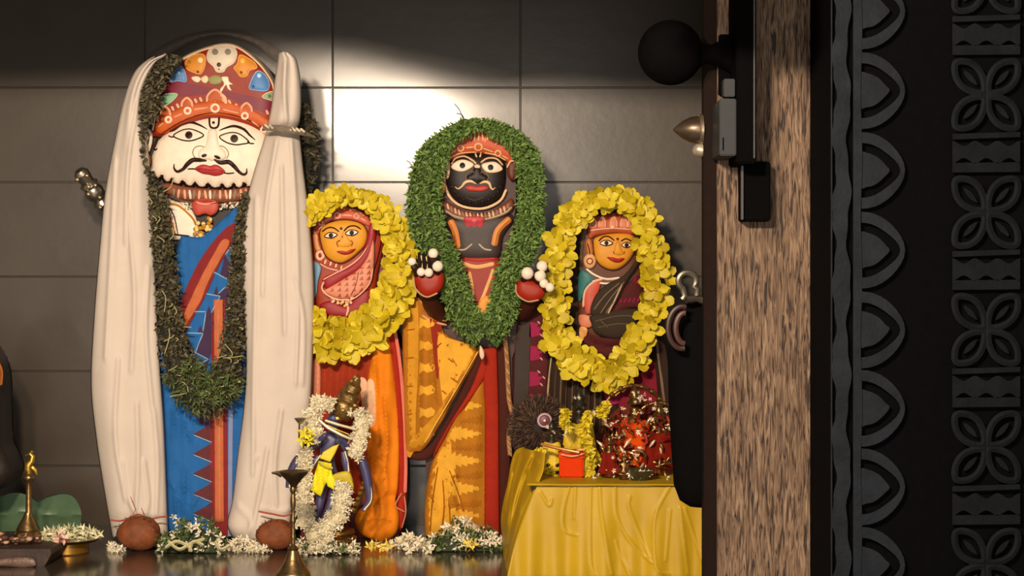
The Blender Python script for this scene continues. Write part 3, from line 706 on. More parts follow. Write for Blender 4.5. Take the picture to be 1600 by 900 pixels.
# silver staff end on the left
mb = MB(); p0 = np.array(W(168, 330, 4.10)); p1 = np.array(W(124, 266, 4.02)); u = p1-p0
prof = [(0, .013), (.15, .016), (.22, .022), (.3, .016), (.38, .024), (.5, .027), (.6, .02), (.66, .026), (.72, .018), (.84, .020), (.93, .021), (1.0, .013), (1.01, .002)]
tube(mb, [tuple(p0+u*a) for a, _ in prof], [b_ for _, b_ in prof], SILVER, 14)
for k in range(14):
    a = .1+.85*k/14; an = k*2.4; c = p0+u*a; ball(mb, (c[0]+.016*math.cos(an), c[1]-.016, c[2]+.014*math.sin(an)), .0065, mat('#c8b48c', .3, .9), n=8)
tag(mb.build('staff_head', smooth=40), 'silvery ornamented staff end poking out left of the tallest idol', 'staff')
# ================================================================ shared: yellow blossom garlands
YEL = [mat(h, .55, var=.14, scale=30, trans=.15) for h in ('#d2bc1c', '#dcc832', '#c4ac14')]
YC = mat('#a8841c', .6)
def blossom_mesh(seed):
    r = random.Random(seed); mb = MB(); n = r.choice([4, 5, 5])
    for k in range(n):
        a0 = 2*math.pi*k/n+r.uniform(-.25, .25); L = r.uniform(.030, .038); wd = r.uniform(.026, .034); lift = r.uniform(.15, .95); tw = r.uniform(-.5, .5); cup = r.uniform(.1, .5)
        vs = []
        for i in range(5):
            u = i/4; hw = wd/2*math.sin(math.pi*(.13+.72*u))**.8*(1 if i < 4 else .35)
            for j in range(5):
                v = (j-2)/2; rr = L*u; z = rr*math.sin(lift)*.7+cup*hw*abs(v)**1.5+.003*math.sin(v*5+u*6+k)*u
                rad = rr*math.cos(lift*.6)+.003; s_ = hw*v; z += s_*tw*.5
                x = rad*math.cos(a0)-s_*math.sin(a0); y_ = rad*math.sin(a0)+s_*math.cos(a0)
                vs.append((x, -z, y_))
        fs = [(i*5+j, (i+1)*5+j, (i+1)*5+j+1, i*5+j+1) for i in range(4) for j in range(4)]
        mb.add(vs, fs, YEL[r.randrange(3)])
    for k in range(3): ball(mb, (r.uniform(-.003, .003), -.004, r.uniform(-.003, .003)), .003, YC, n=6)
    me = mb.build('blossom_shape', smooth=50); d = me.data; bpy.data.objects.remove(me); return d
BLOS = [blossom_mesh(s) for s in range(7)]
def yellow_garland(name_label, path, n, d, closed=False, group='yellow blossom garlands', s0=1.0, depth=.03):
    P = spl([(a, b, c) for a, b, c in path], closed, 8)
    base = W(P[:, 0].mean(), P[:, 1].max(), d)
    g = thing('flower_garland', name_label, 'garland', base, group)
    mb = MB(); tube(mb, [W(p[0], p[1], d+.012) for p in P], [p[2]*.16*d/F for p in P], mat('#6a5a10', .7), 8); mb.build('string', g)
    Q = resample(P, 6, closed); cum = np.linspace(0, len(Q)-1.01, n); r = random.Random(len(path)*7+n)
    for i, q in enumerate(cum):
        a = Q[int(q)]; t = Q[min(int(q)+1, len(Q)-1)]-Q[max(int(q)-1, 0)]; t = t[:2]/(np.linalg.norm(t[:2])+1e-9)
        lat = (-.32, .30, .0)[i % 3]*a[2]+r.uniform(-3, 3); x = a[0]-t[1]*lat; y = a[1]+t[0]*lat
        c = Vector(W(x, y, d, (.010, .014, .026)[i % 3]*depth/.03+r.uniform(0, .006)))
        o = bpy.data.objects.new('blossom', BLOS[r.randrange(7)]); COL.objects.link(o); o.parent = g
        o.location = c-Vector(base); o.rotation_euler = (r.uniform(-.5, .5), r.uniform(0, 6.28), r.uniform(-.5, .5)); k = s0*r.uniform(.75, 1.1)*(a[2]/42)**.5; o.scale = (k, k, k)
    return g
def band(mb, x0, x1, ys, m, d, S, amp, per, off, teeth='l', wav=0):
    """ragged ikat tooth: one bright wedge whose point looks left or right"""
    pass
def goddess_eye(mb, cx, cy, w_, h_, d, S, white, line, tilt=0, r_=3.6):
    al = [(cx-w_, cy+tilt), (cx-w_*.4, cy-h_*.8), (cx+w_*.3, cy-h_*.85), (cx+w_, cy-tilt), (cx+w_*.3, cy+h_*.7), (cx-w_*.4, cy+h_*.7)]
    eye(mb, al, (cx, cy-h_*.05), r_, d, S, white, line, wd=1.5)

# ================================================================ yellow-faced goddess in the orange skirt
D2 = 4.10
t = thing('goddess_idol', 'yellow-faced goddess idol in an orange and red sari beside the white cloth', 'idol', (-.44, D2, 0), 'idols standing in a row against the wall')
VRD = paint('#943218'); PNK = paint('#c87858'); YLF = paint('#d09026'); RDB = paint('#8e1a20'); LP = paint('#e8b498')
mb = MB()
fill(mb, [(470, 840), (470, 420), (478, 365), (492, 338), (515, 322), (538, 316), (566, 322), (590, 338), (602, 368), (600, 410), (604, 470), (618, 520), (632, 560), (636, 700), (636, 790), (622, 840)], paint('#6a1e14'), D2, off=0, skirt=.12, step=24, back=True, smooth=False); mb.build('body', t)
mb = MB(); V2 = fill(mb, [(484, 420), (486, 362), (500, 338), (520, 326), (538, 320), (562, 324), (586, 338), (600, 368), (598, 395), (590, 430), (588, 470), (592, 505), (560, 510), (500, 505), (486, 470)], VRD, D2, off=.012, H=.02, R=22, step=7, skirt=.014)
stroke(mb, [(560, 326), (582, 338), (596, 362), (592, 395), (582, 430)], 2.2, paint('#5c140e'), D2, V2); mb.build('veil', t)
mb = MB(); K2 = fill(mb, [(490, 358), (495, 342), (512, 330), (532, 323), (556, 327), (574, 337), (581, 352), (572, 352), (553, 344), (530, 343), (508, 350), (499, 366)], paint('#b85438'), D2, V2, .003, .005, 8, 5)
donut(mb, 527, 336.5, 4.5, 2.4, LP, D2, K2, .002); donut(mb, 557, 338, 3.8, 2, LP, D2, K2, .002); donut(mb, 501, 348, 3.4, 2, LP, D2, K2, .002)
for a in [[(507, 345), (519, 339)], [(535, 336), (550, 337)], [(564, 341), (572, 346)], [(500, 337), (508, 333), (514, 329)], [(520, 326), (530, 322), (540, 324)], [(548, 326), (558, 329), (566, 334)], [(498, 358), (512, 349), (530, 345), (552, 346), (570, 354)]]: stroke(mb, a, 2, LP, D2, K2, .002)
for k in range(8): dot(mb, 498+k*10, 340-14*math.sin(math.pi*(k+.4)/8.2), 2.6, PNK, D2, K2, .003, .003)
fill(mb, [(526, 322), (532, 312), (540, 310), (545, 318), (540, 324)], PNK, D2, V2, .004, .004, 5, 4); mb.build('crown_band', t)
mb = MB(); FO = [(500, 372), (501, 358), (512, 349), (530, 344), (552, 345), (568, 352), (574, 366), (570, 383), (558, 396), (545, 406), (532, 411), (518, 407), (507, 396)]
stroke(mb, FO, 3, paint('#5c1c10'), D2, V2, .006, closed=True)
G2 = fill(mb, FO, YLF, D2, V2, .005, .014, 26, 4.5, .008); mb.build('face', t)
mb = MB(); N2 = fill(mb, [(536, 362), (541, 362), (545, 374), (550, 380), (546, 385), (540, 386), (532, 386), (527, 382), (531, 375)], YLF, D2, G2, 0, .003, 7, 3)
stroke(mb, [(528, 386), (526, 379), (531, 375)], 1.2, VRD, D2, G2, .0035); stroke(mb, [(549, 385), (551, 379), (547, 375)], 1.2, VRD, D2, G2, .002); mb.build('nose', t)
for cx, cy, w_ in ((517, 368, 10), (549.5, 364, 10)):
    mb = MB(); goddess_eye(mb, cx, cy, w_, 5.2, D2, G2, CREAM, DKB, 1.5); mb.build('eye', t)
mb = MB(); stroke(mb, [(503, 362), (512, 356), (521, 356), (530, 362)], 2, DKB, D2, G2, .002); stroke(mb, [(537, 361), (545, 354), (555, 353), (564, 358)], 2, DKB, D2, G2, .002); mb.build('eyebrows', t)
mb = MB(); dot(mb, 533, 357, 2.2, paint('#5c140e'), D2, G2); dot(mb, 535, 370, 1.5, VRD, D2, G2); mb.build('forehead_mark', t)
mb = MB(); fill(mb, [(526, 393), (534, 392), (541, 393), (548, 390), (556, 389), (550, 395), (541, 398), (533, 397)], paint('#9c1c18'), D2, G2, .002, .004, 4, 3); mb.build('lips', t)
mb = MB(); fill(mb, [(489, 360), (496, 366), (498, 380), (501, 390), (494, 392), (490, 380)], paint('#c88858'), D2, V2, .004, .005, 5, 4)
donut(mb, 500, 399, 5, 4.5, LP, D2, V2, .004, 6); dot(mb, 500, 399, 2.2, VRD, D2, V2, .006); o = mb.build('earring', t); o['label'] = 'round cream and red earring'
mb = MB()
for k in range(9): stroke(mb, [(505+k*4.2, 404+k*1.6), (503+k*4.2, 411+k*1.4)], 3.4, LP if k % 2 else paint('#b04a34'), D2, V2, .006)
stroke(mb, [(500, 412), (512, 419), (528, 423)], 2, LP, D2, V2, .006); mb.build('necklace', t)
mb = MB(); fill(mb, [(484, 412), (496, 410), (502, 420), (497, 440), (494, 462), (484, 462)], paint('#6d94ac'), D2, V2, .006, .006, 6, 5); mb.build('sleeve', t)
mb = MB(); fill(mb, [(504, 436), (522, 426), (545, 416), (560, 402), (570, 385), (578, 350), (584, 345), (588, 360), (584, 385), (574, 408), (558, 424), (538, 436), (512, 452)], RDB, D2, V2, .012, .006, 8, 5)
stroke(mb, [(581, 338), (582, 356), (577, 378), (566, 398), (548, 414), (524, 427), (505, 437)], 2.2, LP, D2, V2, .016)
P2 = [(512, 450), (540, 434), (560, 420), (574, 400), (582, 372), (585, 385), (584, 420), (578, 442), (562, 458), (545, 466), (528, 466), (515, 461), (506, 455)]
SP = fill(mb, P2, paint('#cf8468'), D2, V2, .013, .008, 10, 5); stroke(mb, [(506, 440), (503, 450), (510, 460), (528, 468), (546, 468)], 2.6, LP, D2, V2, .018); stroke(mb, [(583, 420), (578, 442), (562, 460), (546, 470)], 2, LP, D2, V2, .018)
for i in range(5):
    for j in range(6):
        x = 518+j*11.5; y = 454-j*9+i*9
        if inside(np.array([[x, y]]), np.array(P2, float))[0] and inside(np.array([[x+5, y-4]]), np.array(P2, float))[0]: fill(mb, [(x-3, y+2), (x+4, y+1), (x+2, y-5)], paint('#9a5038'), D2, SP, .001, smooth=False, step=8)
stroke(mb, [(560, 425), (556, 445), (548, 462)], 1.2, paint('#8a4430'), D2, SP, .001); mb.build('shawl', t)
mb = MB(); jr = random.Random(9)
for k in range(16): dot(mb, 519+k*2.2+jr.uniform(-2, 2), 466+8*math.sin(k*.2)+jr.uniform(-3, 5), 2.6, LP if k % 3 else paint('#d8a040'), D2, V2, .014, .004)
stroke(mb, [(540, 470), (544, 482), (541, 494)], 3, LP, D2, V2, .012); mb.build('beads', t)
mb = MB(); fill(mb, [(500, 476), (520, 470), (540, 478), (556, 462), (578, 452), (584, 470), (576, 498), (520, 500), (506, 492)], RDB, D2, V2, .004, .006, 10, 7); mb.build('blouse', t)
# skirt: red pleats, long orange cloth tied into a bulge, red and pale edge
mb = MB(); SK = clothm('#98341a'); f2 = lambda V: .006*np.sin(V[:, 0]*.32+V[:, 1]*.01)
fill(mb, [(484, 545), (520, 530), (585, 500), (596, 540), (590, 620), (580, 720), (560, 780), (520, 838), (476, 838), (480, 640)], SK, D2, off=.022, H=.01, R=12, step=5, skirt=.026, disp=f2)
fill(mb, [(487, 570), (500, 565), (500, 625), (492, 660), (486, 650)], clothm('#d88868'), D2, off=.036, H=.003, R=5, step=5, disp=f2)
mb.build('red_skirt', t)
mb = MB(); OR_ = clothm('#dc7c12')
oc = [[(585, 560), (592, 640), (598, 720)], [(575, 640), (580, 700), (578, 760), (570, 790)], [(600, 745), (590, 760), (585, 775)], [(592, 720), (602, 735), (606, 760)], [(575, 775), (590, 785), (604, 768)], [(570, 815), (590, 808), (608, 812)], [(580, 840), (590, 825), (594, 808)], [(600, 620), (606, 690), (600, 740)], [(575, 800), (586, 790), (600, 790)]]
d3 = lambda V: .004*np.sin(V[:, 0]*.25+V[:, 1]*.012)+ridges(V[:, 0], V[:, 1], oc, 3, .008)+.016*np.exp(-(((V[:, 0]-590)/34)**2+((V[:, 1]-815)/30)**2)**2)-.010*np.exp(-((V[:, 1]-776)/8)**2)
fill(mb, [(590, 512), (600, 508), (610, 540), (620, 620), (624, 700), (622, 760), (618, 785), (624, 806), (620, 832), (602, 846), (584, 844), (564, 834), (554, 815), (560, 796), (575, 782), (574, 720), (572, 620), (580, 560)], OR_, D2, off=.036, H=.018, R=14, step=4, skirt=.03, disp=d3)
fill(mb, [(562, 596), (568, 590), (574, 600), (578, 640), (576, 668), (568, 650)], clothm('#e0b08c'), D2, off=.05, H=.003, R=5, step=5, disp=d3)
fill(mb, [(573, 600), (580, 592), (586, 604), (588, 650), (582, 668), (575, 645)], clothm('#e4b48c'), D2, off=.053, H=.003, R=5, step=5, disp=d3)
o = mb.build('orange_cloth', t); o['label'] = 'long orange cloth gathered into a round bulge at the foot'
mb = MB(); fill(mb, [(600, 505), (614, 502), (624, 560), (630, 640), (634, 720), (634, 790), (626, 830), (620, 800), (622, 740), (616, 640), (608, 560)], clothm('#98220c'), D2, off=.030, H=.010, R=7, step=5, skirt=.03)
stroke(mb, [(614, 500), (624, 560), (631, 640), (634, 720), (633, 770)], 5, clothm('#d87868'), D2, FLAT, .042, .003)
for q in ([(628, 770), (618, 790), (632, 800)], [(632, 775), (634, 800), (628, 825)]): stroke(mb, q, 2.4, clothm('#e0a080'), D2, FLAT, .043, .003)
o = mb.build('red_border', t); o['label'] = 'red edge of the skirt with a pale pink trim'
yellow_garland('yellow blossom garland round the orange-skirted goddess, next to the white cloth', [(474, 345, 26), (490, 326, 26), (515, 311, 22), (545, 305, 20), (574, 313, 24), (600, 332, 30), (618, 362, 38), (625, 405, 44), (622, 450, 50), (606, 488, 54), (578, 514, 58), (546, 528, 54), (516, 530, 54), (494, 514, 42), (486, 484, 22)], 88, 4.035)

# ================================================================ black-faced idol in the middle
D3 = 4.09
t = thing('standing_idol', 'black-faced idol in a yellow and red dhoti at the centre', 'idol', (-.08, D3, 0), 'idols standing in a row against the wall')
BLK = paint('#1e1513'); DBR = paint('#3c1a10'); TAN = paint('#d89c58'); ORB = paint('#c8702a'); CR3 = paint('#e0b88c')
mb = MB()
fill(mb, [(664, 838), (668, 760), (664, 712), (632, 712), (628, 600), (630, 470), (650, 440), (690, 440), (700, 400), (690, 320), (690, 240), (720, 204), (750, 196), (785, 206), (806, 240), (806, 320), (796, 400), (820, 440), (826, 480), (800, 560), (802, 700), (794, 838)], DBR, D3, off=0, skirt=.12, step=24, back=True, smooth=False); mb.build('body', t)
mb = MB(); F3 = [(698, 262), (700, 250), (715, 244), (745, 240), (775, 243), (788, 252), (790, 275), (787, 296), (778, 312), (760, 321), (742, 323), (720, 318), (705, 305), (698, 286)]
stroke(mb, [(694, 268), (695, 288), (703, 308), (719, 321), (742, 326), (762, 324), (782, 313), (791, 296)], 3.6, CR3, D3, FLAT, .020)
G3 = fill(mb, F3, BLK, D3, off=.015, H=.020, R=28, step=4.5, skirt=.015)
for k in range(11):
    a = math.radians(20+14*k); dot(mb, 744+42*math.cos(a), 279+38*math.sin(a), 3.2, BLK, D3, G3, .0, .004)
stroke(mb, [(728, 309), (742, 313), (757, 308)], 1.3, paint('#6a5c50'), D3, G3, .002); mb.build('face', t)
mb = MB(); C3 = fill(mb, [(694, 252), (694, 236), (702, 219), (718, 208), (735, 204), (748, 199), (762, 204), (782, 210), (798, 222), (806, 244), (796, 258), (788, 250), (765, 243), (745, 240), (718, 243), (704, 252)], paint('#b84c22'), D3, off=.018, H=.018, R=16, step=5, skirt=.018)
for x, y, r_ in ((720, 232, 4.6), (747.5, 230, 5.6), (778, 240, 4.4)): donut(mb, x, y, r_, 2.6, CR3, D3, C3, .002)
stroke(mb, [(742, 237), (745, 246), (747, 250), (750, 245), (752, 237)], 2.4, CR3, D3, C3, .008)
for q in ([(700, 242), (713, 234)], [(728, 231), (740, 230)], [(755, 232), (771, 238)], [(784, 243), (794, 249)], [(702, 247), (720, 240), (745, 238)], [(757, 239), (775, 243), (790, 251)],
          [(699, 231), (701, 222), (708, 226), (708, 230)], [(714, 221), (717, 213), (723, 217), (722, 222)], [(729, 214), (731, 207), (736, 212), (735, 218)], [(741, 220), (743, 205), (748, 199), (753, 207), (755, 220)], [(761, 219), (764, 210), (769, 215)], [(775, 226), (779, 217), (784, 222)], [(788, 232), (793, 226), (797, 233)], [(748, 207), (748, 220)], [(758, 216), (758, 222)]):
    stroke(mb, q, 2.5, CR3, D3, C3, .002)
mb.build('crown', t)
WHT = paint('#e4d4c0')
for al, ir, ext in (([(705, 261), (714, 252), (726, 250), (740, 257), (728, 266), (716, 267)], (722.5, 258.5), None), ([(753, 258), (762, 254), (775, 254), (785, 264), (774, 269), (760, 268)], (766.5, 261.5), None)):
    mb = MB(); eye(mb, al, ir, 4.6, D3, G3, WHT, CR3, '#1c100c', 1.4); mb.build('eye', t)
mb = MB(); stroke(mb, [(705, 256), (712, 247), (726, 244), (739, 251), (744, 256)], 2.8, CR3, D3, G3, .003); stroke(mb, [(751, 254), (762, 247), (776, 248), (786, 258)], 2.8, CR3, D3, G3, .003)
fill(mb, [(741, 259), (746, 257), (750, 260), (746, 265)], CR3, D3, G3, .003); mb.build('eyebrows', t)
mb = MB(); N3 = fill(mb, [(741, 262), (750, 262), (753, 270), (762, 276), (760, 284), (750, 284), (746, 287), (740, 284), (730, 283), (730, 275), (738, 270)], BLK, D3, G3, 0, .006, 9, 3.5)
stroke(mb, [(731, 283), (728, 275), (735, 268), (743, 270)], 1.4, paint('#8a6c58'), D3, G3, .0035); stroke(mb, [(750, 270), (757, 269), (763, 276), (760, 284)], 1.4, paint('#8a6c58'), D3, G3, .0035); mb.build('nose', t)
mb = MB(); tache([(744, 287), (735, 283), (727, 285), (722, 291), (716, 295), (711, 292)], [2, 4.6, 4.6, 3.4, 2.6, 1.2], CR3, D3, G3, .003, .004); tache([(750, 287), (757, 284), (764, 286), (767, 293), (770, 296), (774, 293)], [2, 4.6, 4.6, 3.4, 2.6, 1.2], CR3, D3, G3, .003, .004); mb.build('moustache', t)
mb = MB(); fill(mb, [(726, 293), (735, 289), (746, 291), (757, 290), (764, 294), (755, 299), (742, 299), (732, 298)], paint('#b03c34'), D3, G3, .002, .005, 5, 3); mb.build('lips', t)
mb = MB(); SE = fill(mb, [(690, 242), (694, 238), (698, 244), (704, 258), (702, 276), (697, 280), (697, 266), (692, 254)], CR3, D3, off=.024, H=.006, R=5, step=4, skirt=.02); mb.build('ear', t)
mb = MB(); fill(mb, [(793, 256), (800, 251), (810, 256), (808, 266), (806, 278), (799, 282), (793, 274)], paint('#5c2618'), D3, off=.024, H=.008, R=6, step=4, skirt=.02); stroke(mb, [(792, 262), (798, 252), (806, 253), (813, 261)], 2.4, CR3, D3, FLAT, .034); mb.build('ear', t)
mb = MB(); SE = fill(mb, ell(688, 291, 8.5, 14, 12), paint('#d8983c'), D3, off=.024, H=.010, R=8, step=4, skirt=.02); donut(mb, 688, 291, 3.2, 1.6, paint('#8a4c1c'), D3, SE, .002, 5); donut(mb, 688, 291, 8, 1.8, CR3, D3, SE, .001, 13.4); o = mb.build('earring', t); o['label'] = 'yellow-orange oval earring'
mb = MB(); NK = fill(mb, [(690, 312), (704, 318), (722, 328), (745, 333), (768, 330), (790, 316), (800, 310), (802, 326), (786, 338), (760, 346), (740, 348), (715, 344), (694, 332)], paint('#6c3826'), D3, off=.018, H=.008, R=9, step=5, skirt=.018)
for k in range(17):
    u = k/16; x = 700+94*u; y = 320+15*math.sin(math.pi*u)**.8; stroke(mb, [(x-1, y-2), (x+1, y+7)], 2.8, [CR3, paint('#9a7458'), LP][k % 3], D3, NK)
stroke(mb, [(693, 328), (712, 339), (740, 344), (765, 342), (790, 333), (800, 324)], 4.2, paint('#a89478'), D3, NK, .002); stroke(mb, [(698, 333), (716, 345), (740, 349), (768, 346), (796, 333)], 2, DBR, D3, NK, .002)
mb.build('necklace', t)
mb = MB(); fill(mb, [(725, 340), (736, 338), (748, 338), (757, 341), (756, 351), (750, 357), (744, 354), (741, 359), (737, 354), (730, 357), (726, 350)], paint('#b84048'), D3, NK, .004, .006, 6, 4); dot(mb, 741, 346, 4, paint('#d86870'), D3, NK, .010); o = mb.build('pendant', t); o['label'] = 'pink lotus pendant'
mb = MB(); H3 = fill(mb, [(700, 338), (800, 335), (786, 370), (776, 405), (720, 405), (708, 372)], paint('#3a2d2a'), D3, off=.010, H=.016, R=24, step=7, skirt=.012)
for q in ([(703, 344), (711, 362), (715, 388)], [(797, 341), (778, 360), (772, 384)]): stroke(mb, q, 10, ORB, D3, H3, .002); stroke(mb, q, 3, TAN, D3, H3, .004)
stroke(mb, [(714, 390), (726, 390), (738, 381)], 2.6, paint('#b8a490'), D3, H3, .003); stroke(mb, [(748, 381), (757, 389), (768, 391)], 2.6, paint('#b8a490'), D3, H3, .003); mb.build('chest', t)
mb = MB(); fill(mb, [(722, 402), (778, 402), (782, 450), (768, 490), (756, 510), (738, 480), (726, 440)], paint('#8c220e'), D3, off=.012, H=.01, R=12, step=6, skirt=.013)
stroke(mb, [(724, 412), (745, 417), (772, 412)], 6, TAN, D3, FLAT, .024); stroke(mb, [(726, 404), (746, 407), (774, 404)], 3.5, paint('#b0302a'), D3, FLAT, .024)
for q in ([(771, 420), (764, 440), (752, 470), (742, 484)], [(733, 424), (738, 450), (738, 478)]): stroke(mb, q, 5, TAN, D3, FLAT, .024)
fill(mb, [(744, 480), (758, 462), (768, 470), (762, 496), (752, 494)], paint('#d8902c'), D3, off=.024, H=.004, R=6, step=5); dot(mb, 767, 472, 5, paint('#e0a040'), D3, FLAT, .027, .004)
stroke(mb, [(746, 493), (756, 497), (761, 503)], 4.5, WHT, D3, FLAT, .030); mb.build('waistband', t)
# dhoti
YO = clothm('#c48820'); YB = clothm('#d89e30'); OD = clothm('#a0600e'); RD3 = clothm('#96220c'); BR3 = clothm('#42180e'); 
def ikat(mb, outline, m, d, S, off, seed, tipx, basex, ys, h, drop=0):
    """bright feathered wedges of the woven pattern, points toward tipx"""
    r = random.Random(seed); P = np.array(outline, float)
    for y0 in ys:
        up = []; dn = []; n = 9
        for k in range(n+1):
            u = k/n; x = basex+(tipx-basex)*u; hh = h*(1-u)**.9*.5
            up.append((x, y0+drop*u-hh-r.uniform(0, 2))); dn.append((x, y0+drop*u+hh*1.1+r.uniform(0, 2)))
            if k < n: xs = basex+(tipx-basex)*(u+.5/n); up.append((xs-(tipx-basex)*.05, y0+drop*u-hh*.72+r.uniform(0, 2.5))); dn.append((xs-(tipx-basex)*.05, y0+drop*u+hh*.75-r.uniform(0, 2.5)))
        pts = up+dn[::-1]
        pts = [p for p in pts]
        A = np.array(pts); ins = inside(A, P)
        if ins.sum() < 5: continue
        pts = [tuple(a) for a, k in zip(A, ins) if k]
        fill(mb, pts, m, d, S, off, smooth=False, step=7, skirt=.002)
sk = [[(680, 800), (672, 760), (680, 720)], [(690, 830), (700, 770), (695, 720), (700, 690)], [(712, 800), (705, 760), (712, 740)], [(685, 700), (700, 670), (720, 640)], [(715, 830), (708, 800)]]
d5 = lambda V: .0035*np.sin(V[:, 0]*.2+V[:, 1]*.015)+ridges(V[:, 0], V[:, 1], sk, 4, .008)
mb = MB(); MS = [(750, 580), (758, 575), (760, 640), (758, 838), (664, 838), (663, 800), (666, 760), (674, 724), (690, 690), (712, 650), (735, 606)]
fill(mb, MS, clothm('#a86a14'), D3, off=.020, H=.014, R=16, step=4.5, skirt=.024, disp=d5, smooth=False)
B5 = lambda Q: .0345+d5(Q)-.0135*(1-np.clip(segdist(Q, np.array(MS, float))/16, 0, 1))**2
ikat(mb, MS, YB, D3, B5, .0012, 1, 757, 676, [632, 676, 718, 762, 804], 40, 2)
ikat(mb, MS, OD, D3, B5, .002, 2, 700, 757, [655, 698, 742, 786], 13, 3)
fill(mb, [(667, 834), (667, 770), (676, 728), (690, 700), (704, 690), (706, 720), (714, 750), (720, 790), (712, 770), (703, 752), (700, 790), (698, 834)], YB, D3, B5, .0018)
for q in ([(672, 830), (676, 780), (684, 730)], [(690, 832), (694, 790), (692, 750)], [(704, 830), (702, 790)], [(725, 800), (714, 765), (702, 735)]): stroke(mb, q, 2.2, OD, D3, B5, .003)
mb.build('skirt', t)
mb = MB(); LB = [(630, 474), (650, 462), (688, 478), (694, 520), (745, 542), (752, 548), (716, 612), (690, 660), (664, 700), (650, 706), (633, 700), (630, 600)]
lf = [[(645, 480), (643, 580), (641, 690)], [(655, 520), (655, 600), (652, 690)], [(684, 520), (686, 580), (690, 640)], [(700, 540), (712, 580), (700, 630)], [(690, 640), (720, 590), (745, 550)], [(672, 520), (676, 590), (684, 650)]]
d6 = lambda V: .003*np.sin(V[:, 0]*.3)+ridges(V[:, 0], V[:, 1], lf, 4, .007)
fill(mb, LB, clothm('#a46614'), D3, off=.026, H=.012, R=12, step=4.5, skirt=.03, disp=d6)
B6 = lambda Q: .0385+d6(Q)-.0115*(1-np.clip(segdist(Q, np.array(LB, float))/12, 0, 1))**2
fill(mb, [(633, 480), (652, 472), (654, 560), (650, 640), (648, 700), (634, 696)], YO, D3, B6, .0012); 
fill(mb, [(686, 520), (700, 528), (745, 544), (735, 565), (710, 610), (695, 640), (684, 560)], YB, D3, B6, .0012)
fill(mb, [(740, 552), (748, 548), (700, 632), (664, 696), (650, 704), (636, 700), (650, 680), (690, 635)], YO, D3, B6, .002)
for y in (505, 540, 575, 610, 645, 676): fill(mb, [(656, y-9), (664, y-5), (674, y-9), (680, y-3), (678, y+4), (668, y+8), (662, y+4), (655, y+9)], YB, D3, B6, .0012, smooth=False, step=8)
for q in ([(632, 516), (652, 514)], [(632, 560), (651, 558)], [(632, 604), (650, 603)], [(632, 648), (650, 646)], [(700, 560), (708, 566)], [(704, 590), (716, 598)], [(690, 610), (698, 616)]): stroke(mb, q, 2.4, OD, D3, B6, .002)
stroke(mb, [(748, 549), (716, 604), (690, 648), (664, 692)], 2.6, clothm('#e8b458'), D3, B6, .0035)
fill(mb, [(672, 490), (688, 486), (690, 530), (686, 580), (682, 590), (676, 540)], clothm('#8c2812'), D3, B6, .0014)
mb.build('side_drape', t)
mb = MB()
fill(mb, [(748, 552), (760, 556), (735, 612), (708, 655), (690, 690), (668, 718), (636, 716), (632, 704), (655, 706), (680, 684), (716, 620)], BR3, D3, off=.022, H=.006, R=8, step=6, skirt=.024)
fill(mb, [(756, 556), (764, 560), (757, 590), (732, 628), (706, 664), (692, 690), (676, 716), (684, 694), (708, 652), (735, 608)], RD3, D3, off=.036, H=.005, R=6, step=5, skirt=.03)
fill(mb, [(752, 545), (776, 543), (779, 640), (780, 838), (757, 838), (758, 640)], RD3, D3, off=.034, H=.006, R=8, step=8, skirt=.03, smooth=False)
fill(mb, [(776, 542), (790, 536), (798, 640), (796, 838), (780, 838), (779, 640)], BR3, D3, off=.026, H=.006, R=6, step=8, skirt=.03, smooth=False)
mb.build('red_borders', t)
mb = MB(); tw = spl([(786, 500), (792, 560), (795, 620), (800, 650), (795, 680), (797, 712)], False, 8)
stroke(mb, [tuple(p) for p in tw], 7, clothm('#9c7048'), D3, FLAT, .034, .006)
for i in range(0, len(tw)-2, 2): stroke(mb, [(tw[i, 0]-2, tw[i, 1]), (tw[i, 0]+3, tw[i, 1]+9)], 2.4, clothm('#c89c6c'), D3, FLAT, .041, .002)
mb.build('cord', t)
# raised hands: red palms, dark fingers with pale round nails
def hand(label, palm, fingers, outline):
    mb = MB(); PS = fill(mb, palm, paint('#92200a'), D3, off=.125, H=.014, R=13, step=4, skirt=.05, back=True)
    stroke(mb, outline, 2.6, CR3, D3, FLAT, .132, .003); h = mb.build('hand', t); h['label'] = label
    for (x0, y0, x1, y1, r_) in fingers:
        mb = MB(); c0 = Vector(W(x0, y0, D3, .13)); c1 = Vector(W(x1, y1, D3, .146)); mid = (c0+c1)/2+Vector((0, -.012, .004))
        tube(mb, [c0, (c0+mid)/2, mid, (mid+c1)/2, c1], [.0085, .009, .009, .0085, .007], paint('#2a120c'), 8); ball(mb, c1+Vector((0, -.005, 0)), r_*1.2*D3/F, WHT, sy=.8, n=12)
        mb.build('finger', h)
hand('hand on the left with a red palm', [(646, 432), (652, 422), (670, 424), (690, 424), (694, 440), (686, 456), (668, 463), (654, 454)], [(652, 430, 644, 409, 5.5), (660, 432, 658, 425, 5.5), (672, 432, 670, 426, 5.8), (684, 428, 684, 416, 7), (678, 424, 677, 396, 6.5)], [(646, 432), (650, 452), (666, 464), (684, 458)])
for q in [(655, 395, 657, 424), (663, 397, 665, 424), (671, 398, 672, 422)]:
    mb = MB(); tube(mb, [W(q[2], q[3], D3, .13), W((q[0]+q[2])/2, (q[1]+q[3])/2, D3, .138), W(q[0], q[1], D3, .13)], [.006, .0065, .004], paint('#1c0f0b'), 8)
    tube(mb, [W(q[2]+3, q[3], D3, .137), W(q[0]+3, q[1]+4, D3, .138)], .0018, CR3, 6)
    mb.build('raised_stick', t)
